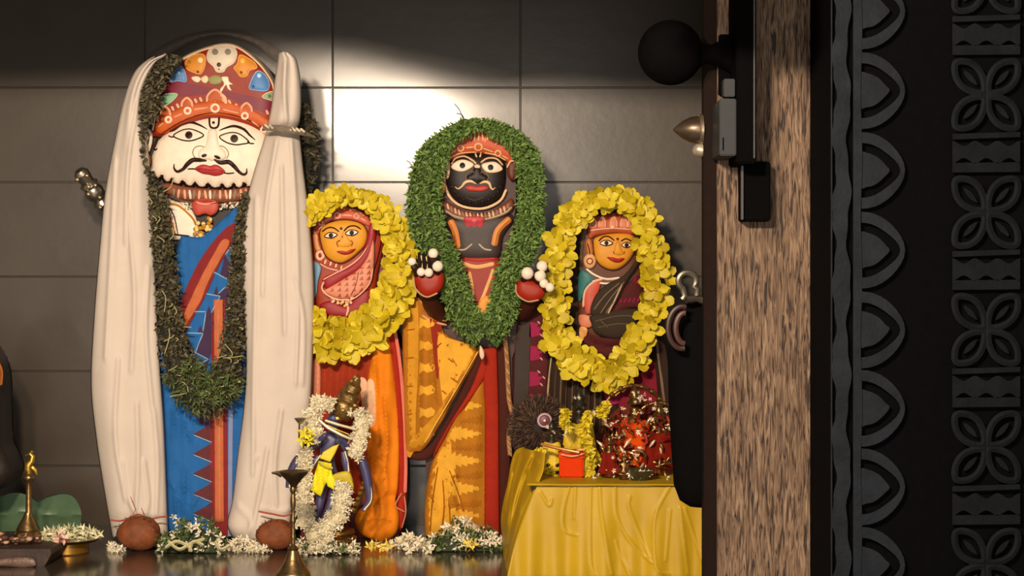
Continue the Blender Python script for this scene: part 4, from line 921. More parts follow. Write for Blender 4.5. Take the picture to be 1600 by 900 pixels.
hand('hand on the right with a red palm', [(807, 446), (814, 436), (832, 438), (850, 446), (852, 460), (840, 470), (822, 469), (809, 460)], [(818, 438, 824, 427, 8), (836, 438, 847, 416, 7.2), (840, 441, 844, 431, 7.5), (846, 446, 850, 443, 6), (852, 452, 859, 449, 6)], [(806, 444), (808, 460), (824, 471), (842, 469)])
mb = MB(); tube(mb, [W(668, 446, D3, .10), W(670, 462, D3, .08), W(680, 484, D3, .04), W(696, 498, D3, .01)], [.022, .024, .024, .02], DBR, 12); stroke(mb, [(650, 450), (660, 476), (676, 492), (698, 500)], 22, DBR, D3, FLAT, .026, .012)
for o_ in (-8, -2, 5): stroke(mb, [(648+o_, 452-o_*.3), (658+o_, 478-o_*.6), (676+o_*.4, 493-o_), (698, 500-o_)], 3, CR3 if o_ != -2 else paint('#a86840'), D3, FLAT, .036, .003)
stroke(mb, [(652, 470), (670, 474), (688, 470)], 3, CR3, D3, FLAT, .038); mb.build('arm', t)
mb = MB(); tube(mb, [W(830, 454, D3, .10), W(830, 468, D3, .08), W(818, 486, D3, .04), W(796, 492, D3, .01)], [.022, .024, .024, .02], DBR, 12); stroke(mb, [(846, 464), (836, 482), (812, 490), (790, 492)], 22, DBR, D3, FLAT, .026, .012); mb.build('arm', t)
# its dense green garland
GR3 = [mat(h, .6, var=.2, scale=80, trans=.1) for h in ('#5c7830', '#68863c', '#4c662a', '#789448')]
mb = MB(); DG3 = 4.02
gl = [(752, 192, 18), (728, 200, 30), (702, 214, 36), (676, 244, 52), (664, 290, 56), (664, 345, 60), (680, 385, 54), (704, 425, 48), (714, 465, 50), (730, 502, 52), (756, 520, 56)]
gr = [(752, 194, 22), (775, 203, 30), (800, 216, 34), (824, 248, 42), (830, 300, 46), (828, 352, 48), (812, 398, 52), (796, 436, 52), (788, 474, 50), (776, 506, 50), (758, 522, 54)]
for p_, n in ((gl, 4600), (gr, 4300)):
    tubepx(mb, p_, DG3+.014, mat('#26340f', .8), .42)
    C, D_, lat = garland_pts(p_, n, DG3, .038); leafset(mb, C, D_+RNG.normal(0, .7, D_.shape), RNG.uniform(.011, .021, n), RNG.uniform(.0045, .0085, n), GR3)
for q in ([(725, 190), (718, 172), (710, 162)], [(728, 192), (722, 180), (713, 177)], [(642, 255), (634, 250)], [(650, 262), (636, 262)], [(845, 330), (852, 336)], [(760, 190), (762, 183)]): stroke(mb, q, 1.3, mat('#3c3a1c', .6), DG3, FLAT, .01, .001)
tag(mb.build('leaf_garland', smooth=0), 'thick fresh green leaf garland looped round the black-faced idol', 'garland')
mb = MB(); fill(mb, [(750, 540), (755, 546), (757, 556), (753, 562), (749, 554)], paint('#d8b8a0'), DG3, off=.03, H=.005, R=4, step=3); tag(mb.build('petal', None), 'single pale petal hanging at the tip of the green garland', 'petal')

# ================================================================ goddess on the right
D4 = 4.10
t = thing('goddess_idol', 'yellow-faced goddess idol in a dark maroon sari, rightmost of the four', 'idol', (.26, D4, 0), 'idols standing in a row against the wall')
MR4 = clothm('#4c1a1a'); MG4 = clothm('#8e1c44'); GY4 = clothm('#3c332e'); BK4 = clothm('#2c1c14'); YF4 = paint('#cc8a24'); OL4 = clothm('#33281e')
mb = MB()
fill(mb, [(800, 838), (800, 560), (806, 500), (830, 470), (880, 460), (900, 400), (902, 355), (916, 335), (935, 324), (960, 320), (985, 326), (1002, 345), (1004, 400), (1014, 460), (1032, 520), (1044, 600), (1046, 838)], BK4, D4, off=0, skirt=.12, step=24, back=True, smooth=False); mb.build('body', t)
mb = MB(); V4 = fill(mb, [(903, 440), (905, 370), (914, 345), (940, 336), (975, 336), (998, 350), (1002, 400), (1006, 450), (1010, 500), (960, 540), (910, 520), (904, 480)], paint('#5a3018'), D4, off=.010, H=.016, R=20, step=7, skirt=.012)
stroke(mb, [(917, 348), (908, 380), (906, 430)], 6, paint('#5c4a38'), D4, V4, .002); mb.build('veil', t)
mb = MB(); K4 = fill(mb, [(919, 370), (918, 352), (924, 342), (940, 335), (958, 332), (978, 335), (991, 343), (994, 358), (990, 366), (960, 364), (932, 368), (924, 373)], paint('#a84c28'), D4, V4, .006, .010, 10, 5)
for x in (926, 941, 959, 975, 987): fill(mb, [(x-6, 356), (x-6, 345), (x, 336-(3 if x == 959 else 0)), (x+6, 345), (x+6, 356)], PNK, D4, K4, .002, .003, 4, 4); stroke(mb, [(x-5, 355), (x-5, 346), (x, 339), (x+5, 346), (x+5, 355)], 1.5, LP, D4, K4, .005)
stroke(mb, [(922, 360), (955, 357), (992, 359)], 2, LP, D4, K4, .003); dot(mb, 957, 355, 3, LP, D4, K4, .004); mb.build('crown', t)
mb = MB(); F4 = [(927, 382), (929, 372), (945, 366), (968, 364), (988, 367), (993, 380), (990, 395), (980, 410), (966, 420), (952, 421), (938, 414), (930, 402)]
stroke(mb, F4, 3, paint('#4c1c10'), D4, V4, .006, closed=True); G4 = fill(mb, F4, YF4, D4, V4, .005, .014, 22, 4.5, .008); mb.build('face', t)
for cx, cy, w_ in ((947.5, 380, 10), (979, 383, 7.5)):
    mb = MB(); goddess_eye(mb, cx, cy, w_, 5, D4, G4, CREAM, DKB, 0, 3.4); mb.build('eye', t)
mb = MB(); stroke(mb, [(935, 377), (943, 370), (952, 370), (960, 376)], 2, DKB, D4, G4, .002); stroke(mb, [(970, 377), (978, 373), (987, 377)], 2, DKB, D4, G4, .002); dot(mb, 965, 373.5, 2.2, paint('#5c140e'), D4, G4); mb.build('eyebrows', t)
mb = MB(); N4 = fill(mb, [(963, 378), (968, 378), (972, 390), (975, 396), (968, 399), (960, 397), (960, 390)], YF4, D4, G4, 0, .0045, 6, 3); stroke(mb, [(959, 397), (958, 392)], 1.2, VRD, D4, G4, .002); stroke(mb, [(975, 397), (976, 392)], 1.2, VRD, D4, G4, .002); mb.build('nose', t)
mb = MB(); fill(mb, [(948, 402), (957, 402), (965, 404), (973, 403), (976, 405), (968, 410), (958, 409)], paint('#9c1c18'), D4, G4, .002, .004, 4, 3); mb.build('lips', t)
mb = MB(); fill(mb, [(916, 376), (922, 373), (926, 384), (926, 400), (920, 402), (916, 390)], paint('#b06a30'), D4, V4, .006, .005, 5, 4); stroke(mb, [(918, 380), (921, 392), (922, 400)], 1.5, DKB, D4, V4, .012)
S_ = fill(mb, ell(921.5, 408, 10, 12, 14), paint('#d0a070'), D4, V4, .008, .008, 8, 4); donut(mb, 921.5, 408, 4.5, 2, paint('#9a4a24'), D4, S_, .001); o = mb.build('earring', t); o['label'] = 'large round cream earring'
mb = MB(); fill(mb, [(905, 425), (918, 424), (930, 434), (928, 442), (914, 452), (908, 470), (903, 466)], paint('#2f6a68'), D4, V4, .008, .006, 6, 5); mb.build('sleeve', t)
mb = MB()
for k, c in enumerate((CREAM, paint('#7a5a44'), CREAM)): stroke(mb, [(916, 420+k*6), (930, 430+k*5), (948, 436+k*3.5), (968, 434+k*3)], 3, c, D4, V4, .012)
mb.build('necklace', t)
mb = MB(); fill(mb, [(912, 470), (914, 452), (926, 440), (940, 436), (934, 460), (928, 485), (916, 490)], paint('#b84c38'), D4, V4, .010, .004, 6, 5); stroke(mb, [(911, 480), (914, 455), (928, 440), (942, 436)], 3, LP, D4, V4, .014)
fill(mb, [(905, 492), (922, 494), (926, 506), (920, 512), (906, 508)], PNK, D4, V4, .012, .004, 5, 5); fill(mb, [(906, 511), (918, 514), (914, 530), (906, 530)], TAN, D4, V4, .012, .004, 5, 5)
mb.build('blouse', t)
mb = MB(); fill(mb, [(922, 486), (930, 462), (948, 444), (975, 430), (996, 404), (1000, 410), (980, 440), (965, 470), (950, 490), (930, 494)], OL4, D4, V4, .016, .008, 10, 5)
for q in ([(928, 484), (945, 462), (968, 442)], [(938, 490), (955, 465), (976, 440)], [(946, 490), (960, 470)]): stroke(mb, q, 1.8, clothm('#7a6650'), D4, V4, .025)
stroke(mb, [(950, 490), (962, 466), (972, 444)], 2.6, clothm('#b89c80'), D4, V4, .025)
fill(mb, [(966, 470), (978, 446), (1000, 430), (1008, 450), (1006, 478), (980, 482), (955, 492)], MR4, D4, V4, .016, .008, 8, 5)
for k in range(5): stroke(mb, [(968+k*7, 474-k*.6), (972+k*7, 467-k*.6)], 2.8, MG4, D4, V4, .025)
for k in range(4): stroke(mb, [(990+k*4, 440+k*3), (994+k*4, 434+k*3)], 2.8, MG4, D4, V4, .025)
fill(mb, [(922, 494), (945, 488), (975, 482), (1004, 484), (1014, 500), (1000, 524), (960, 530), (930, 520), (924, 506)], OL4, D4, V4, .018, .010, 12, 5)
for q in ([(930, 502), (965, 494), (1000, 494)], [(934, 512), (966, 506), (998, 508)], [(938, 500), (950, 512)]): stroke(mb, q, 2, clothm('#5c4c38'), D4, V4, .029)
fill(mb, [(914, 524), (950, 528), (985, 524), (980, 548), (950, 560), (918, 548)], MR4, D4, V4, .014, .006, 8, 6); mb.build('sari_top', t)
mb = MB(); pl = lambda V: .004*np.sin(V[:, 0]*.3+V[:, 1]*.004)
fill(mb, [(858, 540), (870, 530), (990, 560), (1040, 540), (1046, 838), (855, 838), (850, 700)], BK4, D4, off=.020, H=.01, R=12, step=4.6, skirt=.02, disp=pl)
for x in range(866, 945, 9): stroke(mb, [(x+4, 566), (x+1, 610), (x-1, 690)], 2.6, clothm('#6a553e') if x % 2 else clothm('#4c3a2a'), D4, lambda Q: .0335+pl(Q), .0005)
stroke(mb, [(862, 558), (857, 600), (853, 655)], 3, clothm('#a8906c'), D4, lambda Q: .033+pl(Q), .001)
fill(mb, [(968, 605), (1000, 585), (1020, 560), (1028, 620), (1034, 690), (990, 690), (970, 650)], clothm('#7a1428'), D4, lambda Q: .034+pl(Q), .001)
fill(mb, [(945, 612), (968, 604), (976, 620), (962, 632), (948, 626)], MG4, D4, lambda Q: .034+pl(Q), .002)
stroke(mb, [(1024, 520), (1032, 580), (1040, 650)], 4, clothm('#7c6450'), D4, lambda Q: .03+pl(Q), .004); mb.build('skirt', t)
mb = MB(); SL = [(802, 700), (800, 640), (803, 560), (808, 510), (818, 488), (838, 474), (856, 478), (862, 530), (858, 600), (852, 700)]
S5 = fill(mb, SL, MR4, D4, off=.016, H=.010, R=10, step=6, skirt=.02)
fill(mb, [(803, 700), (804, 600), (806, 520), (812, 500), (828, 502), (828, 560), (824, 640), (824, 700)], GY4, D4, S5, .002); fill(mb, [(806, 502), (814, 486), (834, 474), (842, 480), (830, 500), (815, 508)], BK4, D4, S5, .004)
for y in (515, 552, 592, 628):
    fill(mb, [(828, y-12), (842, y-10), (840, y-4), (850, y-3), (842, y+3), (848, y+8), (836, y+11), (827, y+12)], MG4, D4, S5, .002, smooth=False, step=7)
    for dx, dy in ((842, -11), (850, -2), (846, 9)): stroke(mb, [(dx-2, y+dy-2), (dx+2, y+dy+2)], 2, LP if y < 600 else MG4, D4, S5, .003)
mb.build('sari_drape', t)
yellow_garland('yellow blossom garland round the rightmost goddess in maroon', [(965, 310, 24), (930, 314, 30), (900, 330, 32), (884, 352, 28), (871, 388, 36), (873, 428, 32), (866, 466, 42), (868, 505, 36), (876, 540, 42), (900, 562, 46), (925, 580, 46), (950, 592, 40), (975, 575, 46), (996, 545, 42), (1010, 512, 40), (1020, 475, 42), (1026, 438, 46), (1020, 405, 36), (1008, 375, 30), (1008, 340, 32), (990, 318, 26), (968, 311, 24)], 92, 4.03)
# ================================================================ small things
def skinbody(name, parent, V, E, R, m, loc_w):
    me = bpy.data.meshes.new(name); L0 = Vector(parent['_w']) if parent else Vector((0, 0, 0))
    me.from_pydata([Vector(v)-L0 for v in V], E, []); me.materials.append(m)
    o = bpy.data.objects.new(name, me); COL.objects.link(o); o.parent = parent
    md = o.modifiers.new('skin', 'SKIN')
    if not me.skin_vertices: return o
    for i, r in enumerate(R): me.skin_vertices[0].data[i].radius = (r, r)
    me.skin_vertices[0].data[0].use_root = True
    md.use_smooth_shade = True
    s = o.modifiers.new('sub', 'SUBSURF'); s.levels = 2; s.render_levels = 2
    o['_w'] = tuple(L0)
    return o
JAS = [mat(h, .6, var=.08, scale=80, trans=.12) for h in ('#e6dcc0', '#d8cca8', '#f0e8d4')]
LGR = [mat(h, .6, var=.2, scale=80) for h in ('#4c5c2c', '#5c6c38', '#3a4824')]
def stars(mb, C, r0, r1, mats=JAS, flat=.6):
    """little five-petalled flowers"""
    cs = []; ds = []; Ls = []; Ws = []
    for c in C:
        nrm = Vector((RNG.normal(0, .5), -1, RNG.normal(.5, .6))).normalized(); a = nrm.orthogonal().normalized(); b_ = nrm.cross(a); r = RNG.uniform(r0, r1); ph = RNG.uniform(0, 6.28)
        for k in range(5):
            an = ph+k*1.2566; dd = a*math.cos(an)+b_*math.sin(an)+nrm*.35; cs.append(Vector(c)+dd*r*.5); ds.append(dd); Ls.append(r); Ws.append(r*.5)
    leafset(mb, np.array(cs), np.array(ds), np.array(Ls), np.array(Ws), mats, .15)
def heap(x0, x1, yb, yt, d, n, leaf=.0, r=(.007, .012), mats=JAS, dd=.05):
    """loose flowers lying on the platform between picture columns x0..x1"""
    mb = MB(); C = []; G = []
    for i in range(n):
        u = RNG.random(); x = x0+(x1-x0)*u; ex = d+RNG.uniform(-dd, dd); hmax = (yb-yt)*d/F*math.sin(math.pi*min(max(u, .04), .96))**.6
        z = RNG.random()**.8*hmax*(1-abs(ex-d)/dd*.7)+.004; p = ((x-800)/F*ex, ex, max(.004, z)); (G if RNG.random() < leaf else C).append(p)
    if leaf:
        prof = []
        A = np.array(G*7); A = A+RNG.normal(0, .006, A.shape); A[:, 2] = np.clip(A[:, 2]*.9, .003, None); D_ = RNG.normal(0, 1, A.shape); D_[:, 2] = np.abs(D_[:, 2])
        leafset(mb, A, D_, RNG.uniform(.014, .028, len(A)), RNG.uniform(.006, .011, len(A)), LGR)
        vs = []; nx, ny = 16, 6
        for j in range(ny+1):
            for i in range(nx+1):
                u = i/nx; v = j/ny; ex = d-dd*.8+1.6*dd*v
                vs.append((((x0+(x1-x0)*(.03+.94*u))-800)/F*ex, ex, .002+.55*(yb-yt)*d/F*math.sin(math.pi*u)**.6*math.sin(math.pi*v)))
        mb.add(vs, [(j*(nx+1)+i, j*(nx+1)+i+1, (j+1)*(nx+1)+i+1, (j+1)*(nx+1)+i) for j in range(ny) for i in range(nx)], mat('#26301a', .8))
    stars(mb, C, *r, mats=mats)
    return mb
# ---- offerings along the platform
mb = heap(246, 352, 862, 796, 3.90, 120, .45, (.010, .016))
for q in ([(258, 856), (275, 846), (292, 852), (300, 862)], [(262, 845), (280, 858), (300, 848), (320, 842)], [(296, 862), (302, 846), (318, 852)], [(335, 846), (345, 858), (360, 852)]):
    stroke(mb, q, 5, mat('#ccc496', .6), 3.83, FLAT, .004, .006)
tag(mb.build('flower_heap', smooth=0), 'heap of white flowers and green leaves at the foot of the blue garment', 'flowers', kind='stuff')
mb = heap(340, 425, 862, 842, 3.90, 130, 0, (.008, .013)); tag(mb.build('flower_heap', smooth=0), 'low strip of white flowers in front of the right fold of white cloth', 'flowers', kind='stuff')
mb = heap(455, 560, 866, 836, 3.88, 230, .12, (.009, .014)); tag(mb.build('flower_heap', smooth=0), 'white flowers and leaves round the foot of the small blue figure', 'flowers', kind='stuff')
mb = heap(606, 672, 866, 842, 3.90, 60, 0, (.012, .018)); tag(mb.build('flower_heap', smooth=0), 'small white flowers lying before the grey gap between two idols', 'flowers', kind='stuff')
mb = heap(664, 792, 868, 818, 3.92, 170, .42, (.011, .018)); tag(mb.build('flower_heap', smooth=0), 'wide heap of white flowers and dark leaves below the yellow and red dhoti', 'flowers', kind='stuff')
mb = heap(166, 196, 860, 850, 3.90, 18, 0, (.010, .014)); tag(mb.build('flower_heap', smooth=0), 'few white petals lying left of the left brown ball', 'flowers', kind='stuff')
for i, (x, y, lab) in enumerate(((582, 859, 'yellow flower lying under the round orange cloth bulge, left of two'), (602, 857, 'yellow flower lying under the round orange cloth bulge, right of two'), (735, 862, 'yellow flower among the white ones below the yellow and red dhoti'))):
    mb = MB(); stars(mb, [W(x+dx, y+dy, 3.86) for dx, dy in ((0, 0), (5, -2), (-5, 1), (1, 3))], .014, .019, [mat('#dcc04c', .6), mat('#e4d078', .6)]); o = tag(mb.build('flower', smooth=0), lab, 'flower'); o.location.z = max(o.location.z, .001)
jr = random.Random(12)
# ---- two reddish-brown balls with a red thread
CO = mat('#743c18', .75, var=.3, scale=50, bump=.8, bscale=120)
for (x, y, rx, ry, d, lab) in ((217, 834, 34, 27, 3.90, 'reddish-brown rounded ball at the foot of the left white fold'), (431, 838, 31, 24, 3.91, 'reddish-brown rounded ball at the foot of the right white fold')):
    mb = MB(); k = d/F; c = ((x-800)*k, d, ry*k)
    n, m_ = 28, 16; vs = []
    for i in range(m_+1):
        th = math.pi*i/m_
        for j in range(n):
            a = 2*math.pi*j/n; w_ = 1+.025*math.sin(3*a+i*.4)+.02*math.sin(7*a+1.3*i)
            vs.append((c[0]+rx*k*math.sin(th)*math.cos(a)*w_, c[1]+rx*k*.8*math.sin(th)*math.sin(a)*w_, c[2]-ry*k*math.cos(th)*(1+.10*math.cos(a)*math.sin(th))))
    mb.add(vs, [(i*n+j, i*n+(j+1) % n, (i+1)*n+(j+1) % n, (i+1)*n+j) for i in range(m_) for j in range(n)], CO)
    for j in range(26):
        a = jr.uniform(0, 3.14); x1 = c[0]+rx*k*math.cos(a)*.9; z1 = c[2]+ry*k*math.sin(a)*.93; tube(mb, [(x1, c[1]-.02, z1), (x1+jr.uniform(-.008, .008), c[1]-.03, z1+jr.uniform(.004, .012))], .0008, CO, 5)
    tag(mb.build('coconut', smooth=60), lab, 'coconut', 'brown balls at the foot of the white cloth')
mb = MB(); TH = mat('#a04030', .7)
tube(mb, [W(x, y, 3.93) for x, y in spl([(172, 812), (188, 814), (205, 808), (218, 804), (232, 811), (250, 808), (262, 807)], False, 4)], .0022, TH, 6)
for q in ([(206, 808), (212, 796), (204, 776)], [(226, 806), (221, 794)]): tube(mb, [W(x, y, 3.93) for x, y in q], .001, TH, 5)
tag(mb.build('thread', smooth=60), 'thin red thread tied across the foot of the left white fold', 'thread')
mb = MB(); tube(mb, [W(x, y, 3.92) for x, y in spl([(404, 799), (425, 803), (446, 806), (462, 796), (470, 776), (474, 760)], False, 4)], .0024, TH, 6)
tag(mb.build('thread', smooth=60), 'red thread tied across the foot of the right white fold', 'thread')

# ---- small blue figure with white garlands
DK = 3.90
t = thing('flute_player_statuette', 'small blue flute-playing figure in bright yellow cloth under white garlands', 'statuette', W(508, 862, DK))
t.location.z = 0; t['_w'] = tuple(t.location)
BL = mat('#454266', .45, .15, .15, 30, .2, 60); YK = mat('#e8dc10', .6, var=.06, trans=.1); GLD = mat('#b8923c', .35, .85, .25, 80, .3, 150)
def w3(x, y, o=0): return W(x, y, DK, o)
V = [w3(515, 742), w3(511, 722), w3(512, 700), w3(518, 682), w3(522, 672), w3(521, 655, .01), w3(520, 645, .012),
     w3(497, 692, .01), w3(480, 708, .02), w3(494, 692, .05), w3(510, 678, .065),
     w3(534, 690, .01), w3(548, 712, .02), w3(540, 690, .05), w3(524, 676, .065),
     w3(505, 755, .005), w3(500, 786, .015), w3(492, 826, .01), w3(486, 832, .03),
     w3(525, 754, .008), w3(518, 786, .035), w3(504, 816, .04), w3(498, 828, .05)]
E = [(0, 1), (1, 2), (2, 3), (3, 4), (4, 5), (5, 6), (3, 7), (7, 8), (8, 9), (9, 10), (3, 11), (11, 12), (12, 13), (13, 14), (0, 15), (15, 16), (16, 17), (17, 18), (0, 19), (19, 20), (20, 21), (21, 22)]
R = [.022, .018, .024, .020, .009, .019, .014, .011, .0095, .008, .007, .011, .0095, .008, .007, .017, .012, .008, .007, .017, .012, .008, .007]
skinbody('body', t, V, E, R, BL, None)
mb = MB(); c = w3(546, 636); 
tube(mb, [w3(530, 650), w3(537, 640), w3(541, 630), w3(543, 626), w3(547, 616), w3(549, 612), w3(553, 603), w3(555, 599), w3(558, 592), w3(560, 585)], [.026, .036, .034, .028, .029, .022, .022, .014, .010, .002], mat('#7a5e34', .4, .7, .4, 90, .6, 120), 18)
for k in range(26): a = k*2.4; u = k/26; p = Vector(w3(534+24*u, 646-56*u)); rr = .036*(1-u)+.002; ball(mb, p+Vector((rr*math.cos(a), -abs(rr*math.sin(a)), .004)), .0058, mat('#d8bc78', .3, .8), n=7)
lathe(mb, [(.020, 0), (.023, .003), (.023, .009), (.020, .012)], GLD, (w3(527, 652)[0], DK, w3(527, 656)[2]), 20)
mb.build('crown', t)
mb = MB(); SL1 = mat('#d0c4a4', .4, .3)
tube(mb, [w3(498, 656, .075), w3(512, 668, .08), w3(534, 680, .08), w3(548, 686, .075)], [.003, .004, .004, .003], SL1, 8); o = mb.build('flute', t); o['label'] = 'pale flute held across the chest'
mb = MB(); tube(mb, [w3(508, 657, .07), w3(530, 664, .07), w3(556, 671, .065)], .0035, SL1, 8); tube(mb, [w3(505, 662, .07), w3(530, 673, .072), w3(545, 679, .07)], .0025, GLD, 8); mb.build('chain', t)
mb = MB()
fill(mb, [(498, 720), (518, 724), (519, 740), (512, 750), (508, 758), (501, 776), (485, 766), (491, 742)], YK, DK, off=.05, H=.007, R=8, step=3, skirt=.03, smooth=False, disp=lambda V: .002*np.sin(V[:, 0]*.9))
fill(mb, [(508, 748), (518, 738), (524, 750), (522, 766), (512, 760)], YK, DK, off=.052, H=.005, R=6, step=3, skirt=.03, smooth=False)
fill(mb, [(520, 742), (540, 736), (549, 742), (553, 764), (542, 754), (524, 752)], mat('#b8a41c', .6), DK, off=.045, H=.008, R=6, step=4, skirt=.03)
stroke(mb, [(498, 722), (508, 728), (520, 732)], 5, mat('#d0bc40', .6), DK, FLAT, .066, .004)
fill(mb, [(499, 716), (505, 706), (520, 697), (530, 694), (524, 708), (516, 722)], mat('#d8c030', .6), DK, off=.034, H=.004, R=5, step=3, skirt=.03, smooth=False)
o = mb.build('dhoti', t); o['label'] = 'bright yellow wrapped cloth'
mb = MB()
for pts, rr in (([(486, 704), (468, 716), (455, 738), (449, 762)], [.006, .012, .011, .005]), ([(556, 700), (568, 726), (575, 756), (577, 782), (566, 798)], [.006, .012, .011, .008, .004]), ([(498, 712), (488, 726), (480, 742)], [.006, .009, .004]), ([(536, 706), (540, 722), (542, 738)], [.006, .010, .006])):
    P = spl([(a, b_, r_) for (a, b_), r_ in zip(pts, rr)], False, 5); tube(mb, [w3(p[0], p[1], .03) for p in P], list(P[:, 2]), BL, 12)
    tube(mb, [w3(p[0]+3, p[1]-1, .036) for p in P], .0022, SL1, 6)
o = mb.build('sash', t); o['label'] = 'blue-grey sash ends with pale edges curving down both sides'
mb = MB(); s_ = DK/F
lathe(mb, [(.050, 0), (.052, .006), (.052, .014), (.044, .018), (.048, .024), (.048, .032), (.038, .038), (.042, .044), (.040, .052), (.030, .056)], DBRASS, ((528-800)*s_, DK+.01, 0), 28)
lathe(mb, [(.036, .02), (.036, .03), (.02, .04), (.02, .05)], DBRASS, ((493-800)*s_, DK, 0), 24); mb.build('pedestal', t)
mb = MB(); tube(mb, [w3(552, 800, .01), w3(566, 770, .01), w3(573, 740, .01)], [.008, .006, .003], DBRASS, 8)
for k in range(7): u = k/6; ball(mb, w3(552+20*u, 796-50*u, .02), .0055, GLD, n=8)
mb.build('side_ornament', t)
g = MB()
paths = [[(486, 632, 26), (498, 634, 30), (510, 628, 26), (522, 634, 18)], [(486, 640, 34), (488, 668, 30), (500, 690, 22)], [(560, 640, 30), (566, 668, 34), (558, 698, 34), (550, 714, 26)], [(478, 700, 20), (474, 740, 26), (476, 780, 32), (476, 822, 34)], [(480, 840, 30), (502, 832, 34), (524, 812, 36), (536, 780, 34), (536, 752, 26)], [(500, 850, 24), (520, 846, 24)]]
for p_ in paths:
    n = int(sum(math.hypot(p_[i+1][0]-p_[i][0], p_[i+1][1]-p_[i][1]) for i in range(len(p_)-1))*5)
    tubepx(g, p_, DK-.045, mat('#c8bc98', .8), .30)
    C, D_, lat = garland_pts(p_, n, DK-.045, .02); stars(g, C[:int(n*.42)], .007, .012)
tag(g.build('jasmine_garland', smooth=0), 'thick white jasmine garland looped round the small blue figure', 'garland')
mb = MB(); stars(mb, [W(478+dx, 684+dy, 3.80) for dx, dy in ((0, 0), (7, -7), (-6, 3), (5, 6), (-3, -6))], .016, .022, [YK, mat('#d8c020', .6)]); tag(mb.build('flower', smooth=0), 'bright yellow flower tucked at the left arm of the small blue figure', 'flower')
mb = MB(); c = W(469, 655, 3.80); lathe(mb, [(.002, -.012), (.006, -.010), (.014, 0), (.0155, .003), (.013, .003), (.003, -.003)], mat('#9a8c78', .3, .8), c, 18); tube(mb, [(c[0]-.002, c[1], c[2]-.01), (c[0]-.004, c[1]+.01, c[2]-.05)], .0022, DBRASS, 6)
tag(mb.build('spoon', smooth=50), 'small grey metal cup on a stick left of the white jasmine garland', 'cup')

# ---- oil lamps
def px_lathe(mb, prof, x, d, m, n=28, yb=None):
    """profile in picture units (radius, y) turned about the upright axis through column x"""
    s = d/F; lathe(mb, [(r*s, ZC-(y-450)*s) for r, y in prof], m, ((x-800)*s, d, 0), n)
OLB = mat('#8a7048', .32, .9, .3, 50, .25, 120)
dl_ = 3.56
t = thing('oil_lamp_stand', 'slim tall brass oil lamp in front of the white jasmine garland', 'oil lamp', ((458-800)*dl_/F, dl_, 0))
mb = MB(); px_lathe(mb, [(27, 899.5), (27, 896), (25, 893), (20, 886), (14, 876), (10, 866), (7.5, 859)], 458, dl_, OLB); mb.build('base', t)
mb = MB(); px_lathe(mb, [(7.5, 860), (9, 857), (6.5, 854), (3.2, 851), (4, 848), (2.8, 843), (4.4, 838), (2.6, 833), (3.6, 828), (2.4, 822), (4.2, 816), (4.6, 812), (2.4, 806), (2.6, 796), (4.2, 790), (4.4, 780), (2.6, 772), (4.6, 768), (5.4, 764), (4, 760)], 458, dl_, OLB, 18); mb.build('stem', t)
mb = MB(); px_lathe(mb, [(4, 762), (7, 756), (13, 749), (20, 742), (23, 738), (23.5, 736), (21, 736.5), (12, 742), (3, 744)], 459, dl_, mat('#4c3c28', .4, .7, .3)); 
s = dl_/F; tube(mb, [((441-800)*s, dl_-.01, Z(741, dl_)), ((434-800)*s, dl_-.014, Z(738, dl_)), ((426-800)*s, dl_-.016, Z(737.5, dl_))], [.007, .0045, .002], mat('#4c3c28', .4, .7, .3), 8); o = mb.build('bowl', t); o['label'] = 'dark shallow oil bowl with a spout'
# board
mb = MB(); BD = mat('#33241d', .55, var=.3, scale=25, bump=.6, bscale=60)
fill(mb, [(-60, 858), (78, 858), (80, 866), (70, 884), (56, 889), (48, 884), (22, 889), (-60, 887)], BD, 3.68, off=0, skirt=.27, back=True, smooth=False, step=14)
tag(mb.build('stone_board', smooth=20), 'dark chipped slab under the small lamp at the left edge', 'slab')
mb = MB(); fill(mb, [(-10, 876), (10, 872), (34, 870), (52, 872), (56, 884), (40, 887), (18, 886), (-10, 884)], mat('#6a544a', .4, var=.3, scale=60, bump=.8), 3.675, off=.004, H=.010, R=7, step=5); tag(mb.build('crumpled_foil', None), 'greyish crumpled sheet stuck to the front of the dark slab', 'sheet')
d2_ = 3.84; zb = Z(858, 3.68)
t = thing('oil_lamp_stand', 'small brass lamp with a bird on top at the left edge', 'oil lamp', ((45-800)*d2_/F, d2_, zb))
yb = 450+(ZC-zb)/d2_*F
mb = MB(); px_lathe(mb, [(24, yb), (24, yb-4), (19, 834), (17, 830), (18, 827), (12, 815), (7, 806), (5.5, 801)], 44, d2_, OLB); mb.build('base', t)
mb = MB(); px_lathe(mb, [(5.5, 802), (5, 798), (4.6, 780), (4.4, 760), (5, 754), (8, 750), (9.5, 747), (9, 744), (6, 741), (5, 738)], 45, d2_, OLB, 18); mb.build('stem', t)
mb = MB(); w2 = lambda x, y, o=0: W(x, y, d2_, o)
tube(mb, [w2(46, 740), w2(44, 733), w2(45, 726), w2(50, 720), w2(51, 713), w2(47, 709), w2(43, 711)], [.008, .010, .010, .007, .006, .006, .002], GLD, 12)
tube(mb, [w2(50, 730), w2(55, 735), w2(58, 742)], [.006, .005, .001], GLD, 8); tube(mb, [w2(47, 709), w2(50, 705), w2(53, 706)], [.004, .003, .001], GLD, 8); tube(mb, [w2(43, 710), w2(39, 712)], [.003, .001], GLD, 6); o = mb.build('bird_finial', t)
